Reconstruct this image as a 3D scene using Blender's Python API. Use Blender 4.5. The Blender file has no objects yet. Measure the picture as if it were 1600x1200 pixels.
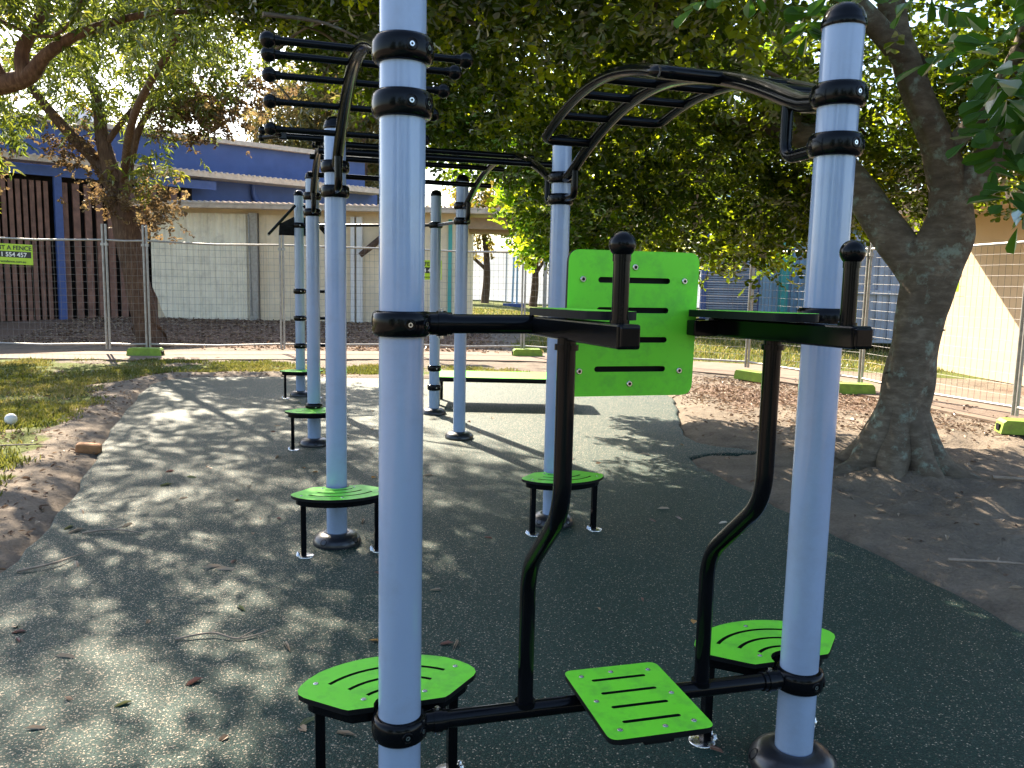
import bpy, math, random
import numpy as np
from mathutils import Vector, Matrix
from mathutils.geometry import tessellate_polygon
R = math.radians
rng = np.random.default_rng(7)
random.seed(5)
scn = bpy.context.scene
COL = scn.collection

# ------------------------------------------------------------------ materials
def nmat(name):
    m = bpy.data.materials.new(name); m.use_nodes = True
    nt = m.node_tree; nt.nodes.clear()
    out = nt.nodes.new('ShaderNodeOutputMaterial')
    return m, nt, out
def N(nt, t, **kw):
    n = nt.nodes.new(t)
    for k, v in kw.items():
        if k in n.inputs: n.inputs[k].default_value = v
        else: setattr(n, k, v)
    return n
def L(nt, a, b): nt.links.new(a, b)
def ramp(nt, fac, stops, interp='LINEAR'):
    r = nt.nodes.new('ShaderNodeValToRGB'); r.color_ramp.interpolation = interp
    e = r.color_ramp.elements
    while len(e) > 1: e.remove(e[-1])
    e[0].position = stops[0][0]; e[0].color = (*stops[0][1], 1)
    for p, c in stops[1:]:
        x = e.new(p); x.color = (*c, 1)
    if fac is not None: L(nt, fac, r.inputs['Fac'])
    return r
def mixc(nt, fac, a, b, mode='MIX'):
    m = nt.nodes.new('ShaderNodeMix'); m.data_type = 'RGBA'; m.blend_type = mode
    for s, v in ((0, fac), (6, a), (7, b)):
        if hasattr(v, 'node'): L(nt, v, m.inputs[s])
        elif v is not None:
            m.inputs[s].default_value = v if s == 0 else (*v, 1)
    return m.outputs[2]
def pos(nt, scale=(1, 1, 1)):
    g = nt.nodes.new('ShaderNodeNewGeometry')
    mp = N(nt, 'ShaderNodeMapping'); mp.inputs['Scale'].default_value = scale
    L(nt, g.outputs['Position'], mp.inputs['Vector']); return mp.outputs['Vector']
def noise(nt, vec, scale, detail=4, rough=.55):
    n = N(nt, 'ShaderNodeTexNoise', Scale=scale, Detail=detail, Roughness=rough)
    if vec is not None: L(nt, vec, n.inputs['Vector'])
    return n
def simple(name, col, rough=.5, metal=0., coat=0., var=.12, vscale=9., bump=0., bscale=60., spec=.5, dirt=None):
    m, nt, out = nmat(name)
    p = N(nt, 'ShaderNodeBsdfPrincipled', Roughness=rough, Metallic=metal)
    p.inputs['Coat Weight'].default_value = coat; p.inputs['Coat Roughness'].default_value = .05
    p.inputs['Specular IOR Level'].default_value = spec
    v = pos(nt)
    nz = noise(nt, v, vscale, 5)
    c2 = tuple(max(0, c*(1-var)) for c in col); c1 = tuple(min(1, c*(1+var)) for c in col)
    r = ramp(nt, nz.outputs['Fac'], [(.3, c2), (.7, c1)])
    colr = r.outputs['Color']
    if dirt:
        n2 = noise(nt, v, dirt[1], 6, .7)
        f = ramp(nt, n2.outputs['Fac'], [(.48, (0, 0, 0)), (.72, (dirt[2],)*3)])
        colr = mixc(nt, f.outputs['Color'], colr, dirt[0])
    L(nt, colr, p.inputs['Base Color'])
    rr = N(nt, 'ShaderNodeMapRange'); rr.inputs['To Min'].default_value = max(.02, rough-.06); rr.inputs['To Max'].default_value = rough+.08
    n3 = noise(nt, v, vscale*3, 4); L(nt, n3.outputs['Fac'], rr.inputs['Value']); L(nt, rr.outputs['Result'], p.inputs['Roughness'])
    if bump:
        n4 = noise(nt, v, bscale, 4); b = N(nt, 'ShaderNodeBump', Strength=bump, Distance=.01)
        L(nt, n4.outputs['Fac'], b.inputs['Height']); L(nt, b.outputs['Normal'], p.inputs['Normal'])
    L(nt, p.outputs[0], out.inputs[0]); return m
def leafmat(name, stops, tr, gloss=.25, grough=.35, trw=.5):
    m, nt, out = nmat(name)
    a = N(nt, 'ShaderNodeAttribute', attribute_name='v')
    r = ramp(nt, a.outputs['Fac'], stops)
    d = N(nt, 'ShaderNodeBsdfDiffuse'); L(nt, r.outputs['Color'], d.inputs['Color'])
    t = N(nt, 'ShaderNodeBsdfTranslucent')
    tc = mixc(nt, 1., r.outputs['Color'], tr, 'MULTIPLY'); L(nt, tc, t.inputs['Color'])
    mx = N(nt, 'ShaderNodeMixShader'); mx.inputs[0].default_value = trw
    L(nt, d.outputs[0], mx.inputs[1]); L(nt, t.outputs[0], mx.inputs[2])
    g = N(nt, 'ShaderNodeBsdfGlossy', Roughness=grough); g.inputs['Color'].default_value = (1, 1, 1, 1)
    fr = N(nt, 'ShaderNodeFresnel', IOR=1.4); ml = N(nt, 'ShaderNodeMath', operation='MULTIPLY'); ml.inputs[1].default_value = gloss*2
    L(nt, fr.outputs[0], ml.inputs[0])
    m2 = N(nt, 'ShaderNodeMixShader'); L(nt, ml.outputs[0], m2.inputs[0]); L(nt, mx.outputs[0], m2.inputs[1]); L(nt, g.outputs[0], m2.inputs[2])
    L(nt, m2.outputs[0], out.inputs[0]); return m
def barkmat(name, c0, c1, c2, stretch, scale, bump, lichen=None):
    m, nt, out = nmat(name)
    p = N(nt, 'ShaderNodeBsdfPrincipled', Roughness=.85); p.inputs['Specular IOR Level'].default_value = .25
    v = pos(nt, stretch)
    n1 = noise(nt, v, scale, 8, .65); n2 = noise(nt, pos(nt), 3.2, 5, .6)
    r = ramp(nt, n1.outputs['Fac'], [(.3, c0), (.52, c1), (.72, c2)])
    c = mixc(nt, n2.outputs['Fac'], r.outputs['Color'], c0)
    if lichen:
        n3 = noise(nt, pos(nt), 5.5, 7, .7); f = ramp(nt, n3.outputs['Fac'], [(.54, (0, 0, 0)), (.64, (.7,)*3)])
        c = mixc(nt, f.outputs['Color'], c, lichen)
    L(nt, c, p.inputs['Base Color'])
    b = N(nt, 'ShaderNodeBump', Strength=bump, Distance=.02); L(nt, n1.outputs['Fac'], b.inputs['Height']); L(nt, b.outputs['Normal'], p.inputs['Normal'])
    L(nt, p.outputs[0], out.inputs[0]); return m

M = {}
M['post'] = simple('silver_grey_post_paint', (.30, .385, .535), .13, 0, .0, .04, 1.5, .006, 160, .55, ((.20, .21, .21), 6, .22))
M['black'] = simple('black_gloss_powder_coat', (.003, .0034, .0045), .13, 0, .0, .3, 5, .006, 120, .16)
M['blackp'] = simple('black_plastic', (.012, .013, .018), .3, 0, .1, .3, 7, .05, 90, .5, ((.06, .055, .045), 16, .35))
M['core'] = simple('black_plastic_core', (.006, .0065, .0075), .55, 0, 0, .3, 9, 0, 60, .14)
M['green'] = simple('lime_green_plastic_sheet', (.17, .72, .03), .42, 0, 0, .05, 4, .05, 300, .4, ((.075, .30, .05), 11, .5))
M['steel'] = simple('stainless_steel', (.6, .6, .6), .25, 1, 0, .1)
M['galv'] = simple('galvanised_steel', (.33, .32, .30), .45, .55, 0, .2, 14)
M['wire'] = simple('dull_fence_wire', (.20, .19, .175), .6, .3, 0, .2, 14)
M['block'] = simple('green_plastic_fence_block', (.20, .32, .035), .6, 0, 0, .15, 12, .2, 60, .4, ((.10, .10, .05), 9, .5))
M['sign'] = simple('lime_sign_board', (.40, .60, .02), .45, 0, 0, .05)
M['ink'] = simple('black_sign_ink', (.012, .012, .012), .5)
M['paper'] = simple('white_sign_ink', (.75, .75, .7), .5)
M['timber'] = simple('red_brown_timber', (.19, .095, .066), .7, 0, 0, .35, 6, .2, 40)
M['darkgap'] = simple('dark_backing_wall', (.014, .012, .012), .9)
M['blue'] = simple('royal_blue_render', (.075, .115, .27), .7, 0, 0, .12, 2.2, .1, 30, .3, ((.09, .12, .28), 1.5, .3))
M['bluepost'] = simple('blue_steel', (.045, .085, .25), .5, 0, 0, .12)
M['paleblue'] = simple('pale_blue_wall', (.17, .27, .50), .7, 0, 0, .1)
M['fascia'] = simple('cream_roof_sheet', (.56, .46, .36), .5, 0, 0, .15, 8, .05, 30, .4, ((.30, .2, .14), 6, .5))
M['cream'] = simple('cream_corrugated_steel', (.88, .81, .64), .5, 0, 0, .08, 2, .03, 20, .4, ((.36, .33, .27), 2.5, .5))
M['tan'] = simple('tan_cladding', (.80, .66, .46), .6, 0, 0, .12, 2, .05, 20, .3, ((.55, .5, .42), 2.5, .5))
M['white'] = simple('white_paint', (.72, .70, .66), .6, 0, 0, .06)
M['farwall'] = simple('pale_grey_wall', (.68, .70, .74), .7, 0, 0, .08, .5)
M['bluecl'] = simple('sky_blue_cladding', (.30, .47, .62), .5, 0, 0, .12, 1.5, .05, 30, .4, ((.2, .3, .42), 3, .4))
M['bluegrey'] = simple('blue_grey_container', (.26, .31, .40), .55, 0, 0, .2, 2, .05, 30, .4, ((.25, .25, .25), 5, .4))
M['teal'] = simple('turquoise_post', (.06, .36, .33), .5, 0, 0, .1)
M['beige'] = simple('beige_rendered_wall', (.60, .46, .30), .8, 0, 0, .07, 1.2, .1, 60, .3, ((.5, .37, .24), 2, .4))
M['beigetrim'] = simple('beige_timber_trim', (.36, .26, .17), .7, 0, 0, .12)
M['rust'] = simple('brown_flower_pod', (.2, .1, .05), .8)
M['stone'] = simple('orange_stone', (.32, .15, .06), .85, 0, 0, .25, 20, .5, 40)
M['twig'] = simple('dry_twig', (.26, .20, .15), .85, 0, 0, .3, 30)
M['terracotta'] = simple('terracotta_louvre', (.30, .13, .07), .7)
M['barkbig'] = barkmat('smooth_grey_brown_bark', (.040, .030, .022), (.10, .078, .058), (.20, .155, .11), (1.2, 1.2, 5.0), 4.5, .5)
M['barkbig_l'] = barkmat('lichen_patched_bark', (.070, .054, .038), (.175, .140, .100), (.33, .275, .205), (1.5, 1.5, 4.0), 4.5, .6, (.24, .30, .24))
M['barkgum'] = barkmat('furrowed_brown_bark', (.05, .028, .017), (.15, .092, .06), (.30, .20, .135), (7, 7, 1.0), 5, .9)
M['barkred'] = barkmat('red_brown_papery_bark', (.06, .028, .016), (.19, .10, .06), (.36, .22, .14), (5, 5, 1.0), 5, .8)
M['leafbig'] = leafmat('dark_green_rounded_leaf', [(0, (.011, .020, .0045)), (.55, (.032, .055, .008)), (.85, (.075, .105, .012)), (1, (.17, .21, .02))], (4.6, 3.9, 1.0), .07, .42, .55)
M['leafnear'] = leafmat('fresh_green_rounded_leaf', [(0, (.030, .075, .012)), (.7, (.050, .115, .018)), (1, (.09, .16, .02))], (2.8, 2.9, 1.2), .14, .35, .4)
def cloth():
    m, nt, out = nmat('pale_fence_fabric'); v = pos(nt); nz = noise(nt, v, .6, 5)
    r = ramp(nt, nz.outputs['Fac'], [(.3, (.50, .53, .58)), (.7, (.66, .68, .72))])
    d = N(nt, 'ShaderNodeBsdfDiffuse'); t = N(nt, 'ShaderNodeBsdfTranslucent'); L(nt, r.outputs['Color'], d.inputs['Color']); L(nt, r.outputs['Color'], t.inputs['Color'])
    mx = N(nt, 'ShaderNodeMixShader'); mx.inputs[0].default_value = .22; L(nt, d.outputs[0], mx.inputs[1]); L(nt, t.outputs[0], mx.inputs[2]); L(nt, mx.outputs[0], out.inputs[0]); return m
M['cloth'] = cloth()
M['leafsun'] = leafmat('leaf_with_sun_glow', [(0, (.10, .17, .014)), (.6, (.17, .25, .02)), (1, (.26, .31, .03))], (2.3, 2.4, 1.), .06, .4, .62)  # lighter leaf copy; sun shining through is put into the colour
M['leafgum'] = leafmat('narrow_gum_leaf', [(0, (.060, .085, .022)), (.5, (.11, .14, .030)), (.82, (.18, .19, .035)), (1, (.24, .15, .06))], (2.6, 2.5, 1.3), .07, .45, .5)
M['leafbrown'] = leafmat('dry_brown_seed_cluster', [(0, (.07, .045, .022)), (.6, (.16, .11, .055)), (1, (.30, .24, .12))], (1.5, 1.4, 1.2), .05, .6, .4)
M['leafyel'] = leafmat('yellow_green_foliage', [(0, (.12, .11, .022)), (.5, (.22, .19, .035)), (1, (.36, .28, .045))], (2.0, 1.8, 1.2), .05, .6, .5)
M['leafcas'] = leafmat('olive_needle_foliage', [(0, (.08, .085, .03)), (.5, (.15, .14, .045)), (1, (.27, .18, .085))], (1.8, 1.7, 1.3), .05, .6, .5)
M['leafdark'] = leafmat('dark_bush_foliage', [(0, (.015, .03, .006)), (.7, (.04, .065, .012)), (1, (.11, .14, .02))], (3.2, 3.0, 1.1), .06, .5, .5)
M['grass'] = leafmat('lawn_grass_blade', [(0, (.10, .12, .022)), (.5, (.17, .175, .034)), (1, (.36, .29, .13))], (1.6, 1.6, 1.3), .05, .6, .4)
M['litter'] = leafmat('dead_leaf', [(0, (.08, .048, .032)), (.5, (.19, .125, .085)), (.85, (.34, .25, .17)), (1, (.42, .35, .27))], (1.2, 1.1, 1), .1, .5, .15)
M['fallen'] = leafmat('fallen_leaf', [(0, (.20, .24, .10)), (.25, (.22, .11, .09)), (.6, (.34, .22, .13)), (.85, (.45, .36, .27)), (1, (.45, .22, .05))], (1.1, 1, .9), .2, .4, .15)

def rubber():
    m, nt, out = nmat('dark_green_rubber_granules')
    p = N(nt, 'ShaderNodeBsdfPrincipled', Roughness=.60); p.inputs['Specular IOR Level'].default_value = .25; p.inputs['Specular Tint'].default_value = (1, .93, .82, 1)
    v = pos(nt)
    vo = N(nt, 'ShaderNodeTexVoronoi', Scale=215.); vo.inputs['Randomness'].default_value = 1.; L(nt, v, vo.inputs['Vector'])
    sep = N(nt, 'ShaderNodeSeparateColor'); L(nt, vo.outputs['Color'], sep.inputs['Color'])
    dim_tone = ramp(nt, sep.outputs[0], [(0, (.0014, .021, .0165)), (.40, (.0028, .033, .026)), (.72, (.009, .050, .039)), (.88, (.045, .066, .055)), (.95, (.20, .175, .125)), (.985, (.5, .42, .31))], 'CONSTANT')
    sun_tone = ramp(nt, sep.outputs[0], [(0, (.0018, .022, .0185)), (.38, (.0036, .038, .032)), (.74, (.012, .058, .047)), (.84, (.10, .105, .085)), (.89, (.30, .24, .17)), (.955, (.52, .43, .315))], 'CONSTANT')
    # granules painted paler towards the left and far end, where sun falls
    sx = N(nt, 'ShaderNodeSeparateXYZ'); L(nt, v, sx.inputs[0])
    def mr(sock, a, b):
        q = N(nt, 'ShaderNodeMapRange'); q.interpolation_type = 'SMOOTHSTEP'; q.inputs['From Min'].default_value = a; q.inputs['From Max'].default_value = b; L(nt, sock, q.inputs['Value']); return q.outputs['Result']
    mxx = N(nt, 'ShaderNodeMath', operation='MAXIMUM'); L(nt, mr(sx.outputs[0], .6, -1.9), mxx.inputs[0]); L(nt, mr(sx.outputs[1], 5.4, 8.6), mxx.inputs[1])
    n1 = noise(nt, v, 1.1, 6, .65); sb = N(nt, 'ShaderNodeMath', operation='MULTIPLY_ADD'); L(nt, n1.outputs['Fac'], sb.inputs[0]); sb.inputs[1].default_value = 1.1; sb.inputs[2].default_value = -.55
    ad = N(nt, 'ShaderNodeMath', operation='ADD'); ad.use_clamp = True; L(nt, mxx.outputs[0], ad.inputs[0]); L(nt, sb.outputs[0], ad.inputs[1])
    c = mixc(nt, ad.outputs[0], dim_tone.outputs['Color'], sun_tone.outputs['Color'])
    L(nt, c, p.inputs['Base Color'])
    b = N(nt, 'ShaderNodeBump', Strength=.9, Distance=.004); L(nt, vo.outputs['Distance'], b.inputs['Height']); b.invert = True
    L(nt, b.outputs['Normal'], p.inputs['Normal'])
    L(nt, p.outputs[0], out.inputs[0]); return m
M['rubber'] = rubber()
def ground_mat():
    m, nt, out = nmat('sandy_dirt_grass_and_mulch')
    p = N(nt, 'ShaderNodeBsdfPrincipled', Roughness=.95); p.inputs['Specular IOR Level'].default_value = .15
    v = pos(nt)
    a = N(nt, 'ShaderNodeAttribute', attribute_name='mixmap'); sep = N(nt, 'ShaderNodeSeparateColor'); L(nt, a.outputs['Color'], sep.inputs[0])
    n1 = noise(nt, v, 3.0, 8, .65); n2 = noise(nt, v, 45, 6, .7); n3 = noise(nt, v, 1.3, 7, .65)
    dirt = ramp(nt, n1.outputs['Fac'], [(.3, (.125, .104, .083)), (.5, (.20, .165, .128)), (.7, (.28, .23, .175))])
    dirt2 = mixc(nt, .35, dirt.outputs['Color'], ramp(nt, n2.outputs['Fac'], [(.35, (.06, .045, .034)), (.65, (.26, .20, .145))]).outputs['Color'])
    gr = ramp(nt, n2.outputs['Fac'], [(.3, (.045, .06, .014)), (.55, (.10, .12, .022)), (.75, (.20, .18, .06))])
    mu = ramp(nt, n2.outputs['Fac'], [(.3, (.055, .036, .026)), (.5, (.16, .105, .075)), (.7, (.32, .23, .165))])
    ad = N(nt, 'ShaderNodeMath', operation='ADD'); L(nt, sep.outputs[0], ad.inputs[0]); L(nt, n3.outputs['Fac'], ad.inputs[1])
    fg = ramp(nt, ad.outputs[0], [(.93, (0, 0, 0)), (1.07, (1, 1, 1))])
    ad2 = N(nt, 'ShaderNodeMath', operation='ADD'); L(nt, sep.outputs[1], ad2.inputs[0]); L(nt, n3.outputs['Fac'], ad2.inputs[1])
    fm = ramp(nt, ad2.outputs[0], [(.88, (0, 0, 0)), (1.1, (1, 1, 1))])
    c = mixc(nt, fm.outputs['Color'], dirt2, mu.outputs['Color']); c = mixc(nt, fg.outputs['Color'], c, gr.outputs['Color'])
    L(nt, c, p.inputs['Base Color'])
    b = N(nt, 'ShaderNodeBump', Strength=.7, Distance=.03); L(nt, n2.outputs['Fac'], b.inputs['Height'])
    b2 = N(nt, 'ShaderNodeBump', Strength=.5, Distance=.12); L(nt, n1.outputs['Fac'], b2.inputs['Height']); L(nt, b.outputs['Normal'], b2.inputs['Normal'])
    L(nt, b2.outputs['Normal'], p.inputs['Normal'])
    L(nt, p.outputs[0], out.inputs[0]); return m
M['ground'] = ground_mat()
M['path'] = simple('worn_concrete_path', (.19, .142, .108), .9, 0, 0, .18, 3, .3, 50, .2, ((.22, .16, .12), 2.5, .6))

# ------------------------------------------------------------------ mesh builder
ORG = {}
class MB:
    def __init__(s): s.v = []; s.f = []; s.sm = []; s.mi = []
    def add(s, vs, fs, smooth=False, mi=0):
        o = len(s.v); s.v += [tuple(p) for p in vs]
        for f in fs: s.f.append(tuple(i+o for i in f)); s.sm.append(smooth); s.mi.append(mi)
    def box(s, c, size, M3=None, mi=0, bev=0.):
        hx, hy, hz = (q/2 for q in size)
        if bev <= 0:
            vs = [Vector((x*hx, y*hy, z*hz)) for x in (-1, 1) for y in (-1, 1) for z in (-1, 1)]
            fs = [(0, 1, 3, 2), (4, 6, 7, 5), (0, 4, 5, 1), (2, 3, 7, 6), (0, 2, 6, 4), (1, 5, 7, 3)]
        else:
            import bmesh
            bm = bmesh.new(); bmesh.ops.create_cube(bm, size=1)
            for q in bm.verts: q.co = Vector((q.co.x*2*hx, q.co.y*2*hy, q.co.z*2*hz))
            bmesh.ops.bevel(bm, geom=bm.edges[:], offset=bev, segments=2, affect='EDGES', profile=.5)
            bm.verts.index_update(); vs = [q.co.copy() for q in bm.verts]; fs = [[q.index for q in f.verts] for f in bm.faces]; bm.free()
        if M3 is not None: vs = [M3 @ q for q in vs]
        c = Vector(c); s.add([q+c for q in vs], fs, False, mi)
    def tube(s, pts, r, seg=12, caps=True, mi=0, smooth=True):
        pts = [Vector(p) for p in pts]; n = len(pts)
        rs = r if hasattr(r, '__len__') else [r]*n
        T = [(pts[min(i+1, n-1)]-pts[max(i-1, 0)]).normalized() for i in range(n)]
        a = Vector((0, 0, 1)) if abs(T[0].z) < .9 else Vector((1, 0, 0))
        u = T[0].cross(a).normalized(); vs = []
        for i in range(n):
            u = (u-T[i]*u.dot(T[i])).normalized(); w = T[i].cross(u)
            for k in range(seg):
                an = 2*math.pi*k/seg; vs.append(pts[i]+(u*math.cos(an)+w*math.sin(an))*rs[i])
        fs = [(i*seg+k, i*seg+(k+1) % seg, (i+1)*seg+(k+1) % seg, (i+1)*seg+k) for i in range(n-1) for k in range(seg)]
        s.add(vs, fs, smooth, mi)
        if caps: s.add(vs[:seg], [tuple(range(seg-1, -1, -1))], False, mi); s.add(vs[-seg:], [tuple(range(seg))], False, mi)
    def lathe(s, prof, c=(0, 0, 0), seg=32, mi=0, smooth=True, axis=None):
        c = Vector(c); vs = []
        for r, z in prof:
            for k in range(seg):
                an = 2*math.pi*k/seg; q = Vector((r*math.cos(an), r*math.sin(an), z))
                if axis is not None: q = axis @ q
                vs.append(q+c)
        n = len(prof)
        fs = [(i*seg+k, i*seg+(k+1) % seg, (i+1)*seg+(k+1) % seg, (i+1)*seg+k) for i in range(n-1) for k in range(seg)]
        s.add(vs, fs, smooth, mi)
        if prof[0][0] > 1e-5: s.add(vs[:seg], [tuple(range(seg-1, -1, -1))], False, mi)
        if prof[-1][0] > 1e-5: s.add(vs[-seg:], [tuple(range(seg))], False, mi)
    def ball(s, c, r, mi=0, seg=20, rings=12, sx=(1, 1, 1)):
        prof = [(max(1e-6, r*math.sin(math.pi*i/rings))*sx[0], -r*math.cos(math.pi*i/rings)*sx[2]) for i in range(rings+1)]
        s.lathe(prof, c, seg, mi)
    def sheet(s, outer, holes, z0, z1, fr, top=0, side=1, bot=1):
        # plate with real slots; fr maps (x, y, z) to the thing's space
        polys = [outer]+holes
        flat = [p for q in polys for p in q]
        tris = tessellate_polygon([[Vector((x, y, 0)) for x, y in q] for q in polys])
        def area(t):
            (a, b), (c, d), (e, g) = (flat[i] for i in t); return (c-a)*(g-b)-(e-a)*(d-b)
        tris = [t if area(t) > 0 else (t[0], t[2], t[1]) for t in tris]
        s.add([fr(x, y, z1) for x, y in flat], tris, False, top)
        s.add([fr(x, y, z0) for x, y in flat], [(t[0], t[2], t[1]) for t in tris], False, bot)
        for q in polys:
            n = len(q); s.add([fr(x, y, z0) for x, y in q]+[fr(x, y, z1) for x, y in q], [(i, (i+1) % n, n+(i+1) % n, n+i) for i in range(n)], False, side)
    def build(s, name, mats, parent=None, loc=None):
        o0 = Vector(ORG.get(parent, (0, 0, 0))) if parent is not None else (Vector(loc) if loc is not None else Vector((0, 0, 0)))
        me = bpy.data.meshes.new(name)
        me.from_pydata([tuple(Vector(p)-o0) for p in s.v], [], s.f)
        for m in (mats if isinstance(mats, (list, tuple)) else [mats]): me.materials.append(m)
        me.polygons.foreach_set('use_smooth', s.sm); me.polygons.foreach_set('material_index', s.mi); me.update()
        ob = bpy.data.objects.new(name, me); COL.objects.link(ob)
        if parent is not None: ob.parent = parent; ORG[ob] = tuple(o0)
        else: ob.location = o0; ORG[ob] = tuple(o0)
        return ob
def empty(name, loc, label, cat, group=None, rz=0, local=False):
    o = bpy.data.objects.new(name, None); COL.objects.link(o); o.location = loc; o.rotation_euler = (0, 0, rz); o.empty_display_size = .1
    ORG[o] = (0, 0, 0) if local else tuple(loc)
    return tag(o, label, cat, group)
def tag(o, label=None, cat=None, group=None, kind=None):
    if label: o['label'] = label
    if cat: o['category'] = cat
    if group: o['group'] = group
    if kind: o['kind'] = kind
    return o
def copy_tree(o, parent=None):
    c = o.copy(); COL.objects.link(c)
    if parent is not None: c.parent = parent
    for ch in [q for q in bpy.data.objects if q.parent == o]: copy_tree(ch, c)
    return c
def fillet(pts, r, n=6):
    pts = [Vector(p) for p in pts]; out = [pts[0]]
    for i in range(1, len(pts)-1):
        a, b, c = pts[i-1], pts[i], pts[i+1]; d1 = (a-b); d2 = (c-b)
        q = min(r, d1.length*.49, d2.length*.49); p0 = b+d1.normalized()*q; p1 = b+d2.normalized()*q
        for k in range(n+1):
            t = k/n; out.append(p0*(1-t)**2+b*2*t*(1-t)+p1*t*t)
    out.append(pts[-1]); return out
def round_poly(pts, r, n=5):
    m = len(pts); out = []
    for i in range(m):
        a, b, c = (Vector(pts[(i+k) % m]) for k in (-1, 0, 1)); d1 = a-b; d2 = c-b
        q = min(r, d1.length*.45, d2.length*.45); p0 = b+d1.normalized()*q; p1 = b+d2.normalized()*q
        for k in range(n+1):
            t = k/n; p = p0*(1-t)**2+b*2*t*(1-t)+p1*t*t; out.append((p.x, p.y))
    return out
def slot(x0, y, x1, w):
    h = w/2; pts = []
    for k in range(7): an = math.pi/2+math.pi*k/6; pts.append((x0+h+h*math.cos(an), y+h*math.sin(an)))
    for k in range(7): an = -math.pi/2+math.pi*k/6; pts.append((x1-h+h*math.cos(an), y+h*math.sin(an)))
    return pts
def arcslot(r, a0, a1, w):
    n = 14; P = [((r+w/2)*math.sin(a0+(a1-a0)*k/n), (r+w/2)*math.cos(a0+(a1-a0)*k/n)) for k in range(n+1)]
    Q = [((r-w/2)*math.sin(a0+(a1-a0)*k/n), (r-w/2)*math.cos(a0+(a1-a0)*k/n)) for k in range(n, -1, -1)]
    return P+Q

# ------------------------------------------------------------------ terrain
def sstep(a, b, x): t = np.clip((x-a)/(b-a), 0, 1); return t*t*(3-2*t)
RUB = [(-2.6, -9.0), (-2.35, 1.5), (-2.5, 3.0), (-2.62, 4.05), (-2.72, 4.5), (-3.05, 5.6), (-3.55, 6.9), (-4.05, 8.2), (-4.6, 9.9), (-5.1, 11.4), (-5.05, 12.1), (-4.6, 12.45), (-2.0, 12.75), (.8, 12.6), (2.0, 12.2), (2.25, 11.5),  # rubber carried on unseen behind the camera to darken reflections
       (2.15, 10.6), (1.95, 9.4), (1.8, 8.5), (1.86, 7.95), (2.3, 7.75), (2.35, 7.6), (1.75, 7.5), (1.58, 7.2), (1.75, 6.5), (1.95, 5.6), (2.2, 4.7), (2.4, 3.8), (2.55, 2.8), (2.7, 1.5), (3.4, -9.0)]
def smooth_closed(P, it=2):
    P = np.array(P, float)
    for _ in range(it):
        Q = np.roll(P, -1, 0); P = np.stack([P*.75+Q*.25, P*.25+Q*.75], 1).reshape(-1, 2)
    return P
RUBS = smooth_closed(RUB)
RUBS = RUBS+np.stack([np.sin(np.arange(len(RUBS))*2.1)*.018, np.cos(np.arange(len(RUBS))*1.7)*.018], 1)
def sdist(x, y, P=RUBS):
    x = np.asarray(x, float); y = np.asarray(y, float); d = np.full(x.shape, 1e9); ins = np.zeros(x.shape, bool)
    for i in range(len(P)):
        a = P[i]; b = P[(i+1) % len(P)]; e = b-a
        t = np.clip(((x-a[0])*e[0]+(y-a[1])*e[1])/(e@e), 0, 1)
        d = np.minimum(d, np.hypot(x-a[0]-t*e[0], y-a[1]-t*e[1]))
        c = ((a[1] > y) != (b[1] > y)) & (x < e[0]*(y-a[1])/(e[1]+1e-12)+a[0]); ins ^= c
    return np.where(ins, -d, d)
def vnoise(x, y, s, seed):
    g = np.random.default_rng(seed).random((64, 64)); X = np.asarray(x)*s; Y = np.asarray(y)*s
    xi = np.floor(X).astype(int); yi = np.floor(Y).astype(int); fx = X-xi; fy = Y-yi; fx = fx*fx*(3-2*fx); fy = fy*fy*(3-2*fy)
    q = lambda i, j: g[(xi+i) % 64, (yi+j) % 64]
    return (q(0, 0)*(1-fx)+q(1, 0)*fx)*(1-fy)+(q(0, 1)*(1-fx)+q(1, 1)*fx)*fy
TRUNK = (3.32, 6.85)
FENCE = [(-12.4, 14.9), (-10.0, 15.15), (-7.62, 15.42), (-6.9, 15.5), (-4.55, 16.2), (-2.2, 16.8), (.2, 17.0), (2.3, 16.1), (4.19, 14.6), (5.27, 12.35), (5.95, 9.6), (6.3, 7.2)]
def gz(x, y, d=None):
    x = np.asarray(x, float); y = np.asarray(y, float)
    z = .35*sstep(16.8, 21, y)*(1-sstep(-1.5, 1.5, x))+.18*sstep(17, 24, y)*sstep(-1.5, 1.5, x)
    if d is None: d = sdist(x, y)
    near = np.clip(d/.5, 0, 1)*(1-sstep(14, 17, y))
    amp = .03+.05*sstep(1.5, 3, x)*(y < 9)
    z = z+near*amp*((vnoise(x, y, 2.3, 1)-.5)*1.3+(vnoise(x, y, 6.1, 2)-.5)*.8+(vnoise(x, y, 14., 3)-.5)*.35)
    r = np.hypot(x-TRUNK[0], y-TRUNK[1]); z = z+.10*np.exp(-(r/.8)**2)*np.clip(d/.4, 0, 1)
    z = z+.05*np.exp(-((d-.35)/.22)**2)*(vnoise(x, y, 1.7, 8)+.2)*(y < 13)
    return np.where(d < .03, -.05, z-.012)
def axis_pts(lo, hi, step, far):
    c = list(np.arange(lo, hi+1e-6, step)); a = []; s = step; q = hi
    while q < far: s *= 1.25; q += s; a.append(q)
    b = []; s = step; q = lo
    while q > -far: s *= 1.25; q -= s; b.append(q)
    return np.array(b[::-1]+c+a)
gx = axis_pts(-7, 6.5, .085, 400); gy = axis_pts(1.5, 18, .085, 400)
GX, GY = np.meshgrid(gx, gy); GD = sdist(GX, GY)
GZ = gz(GX, GY, GD)
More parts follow.
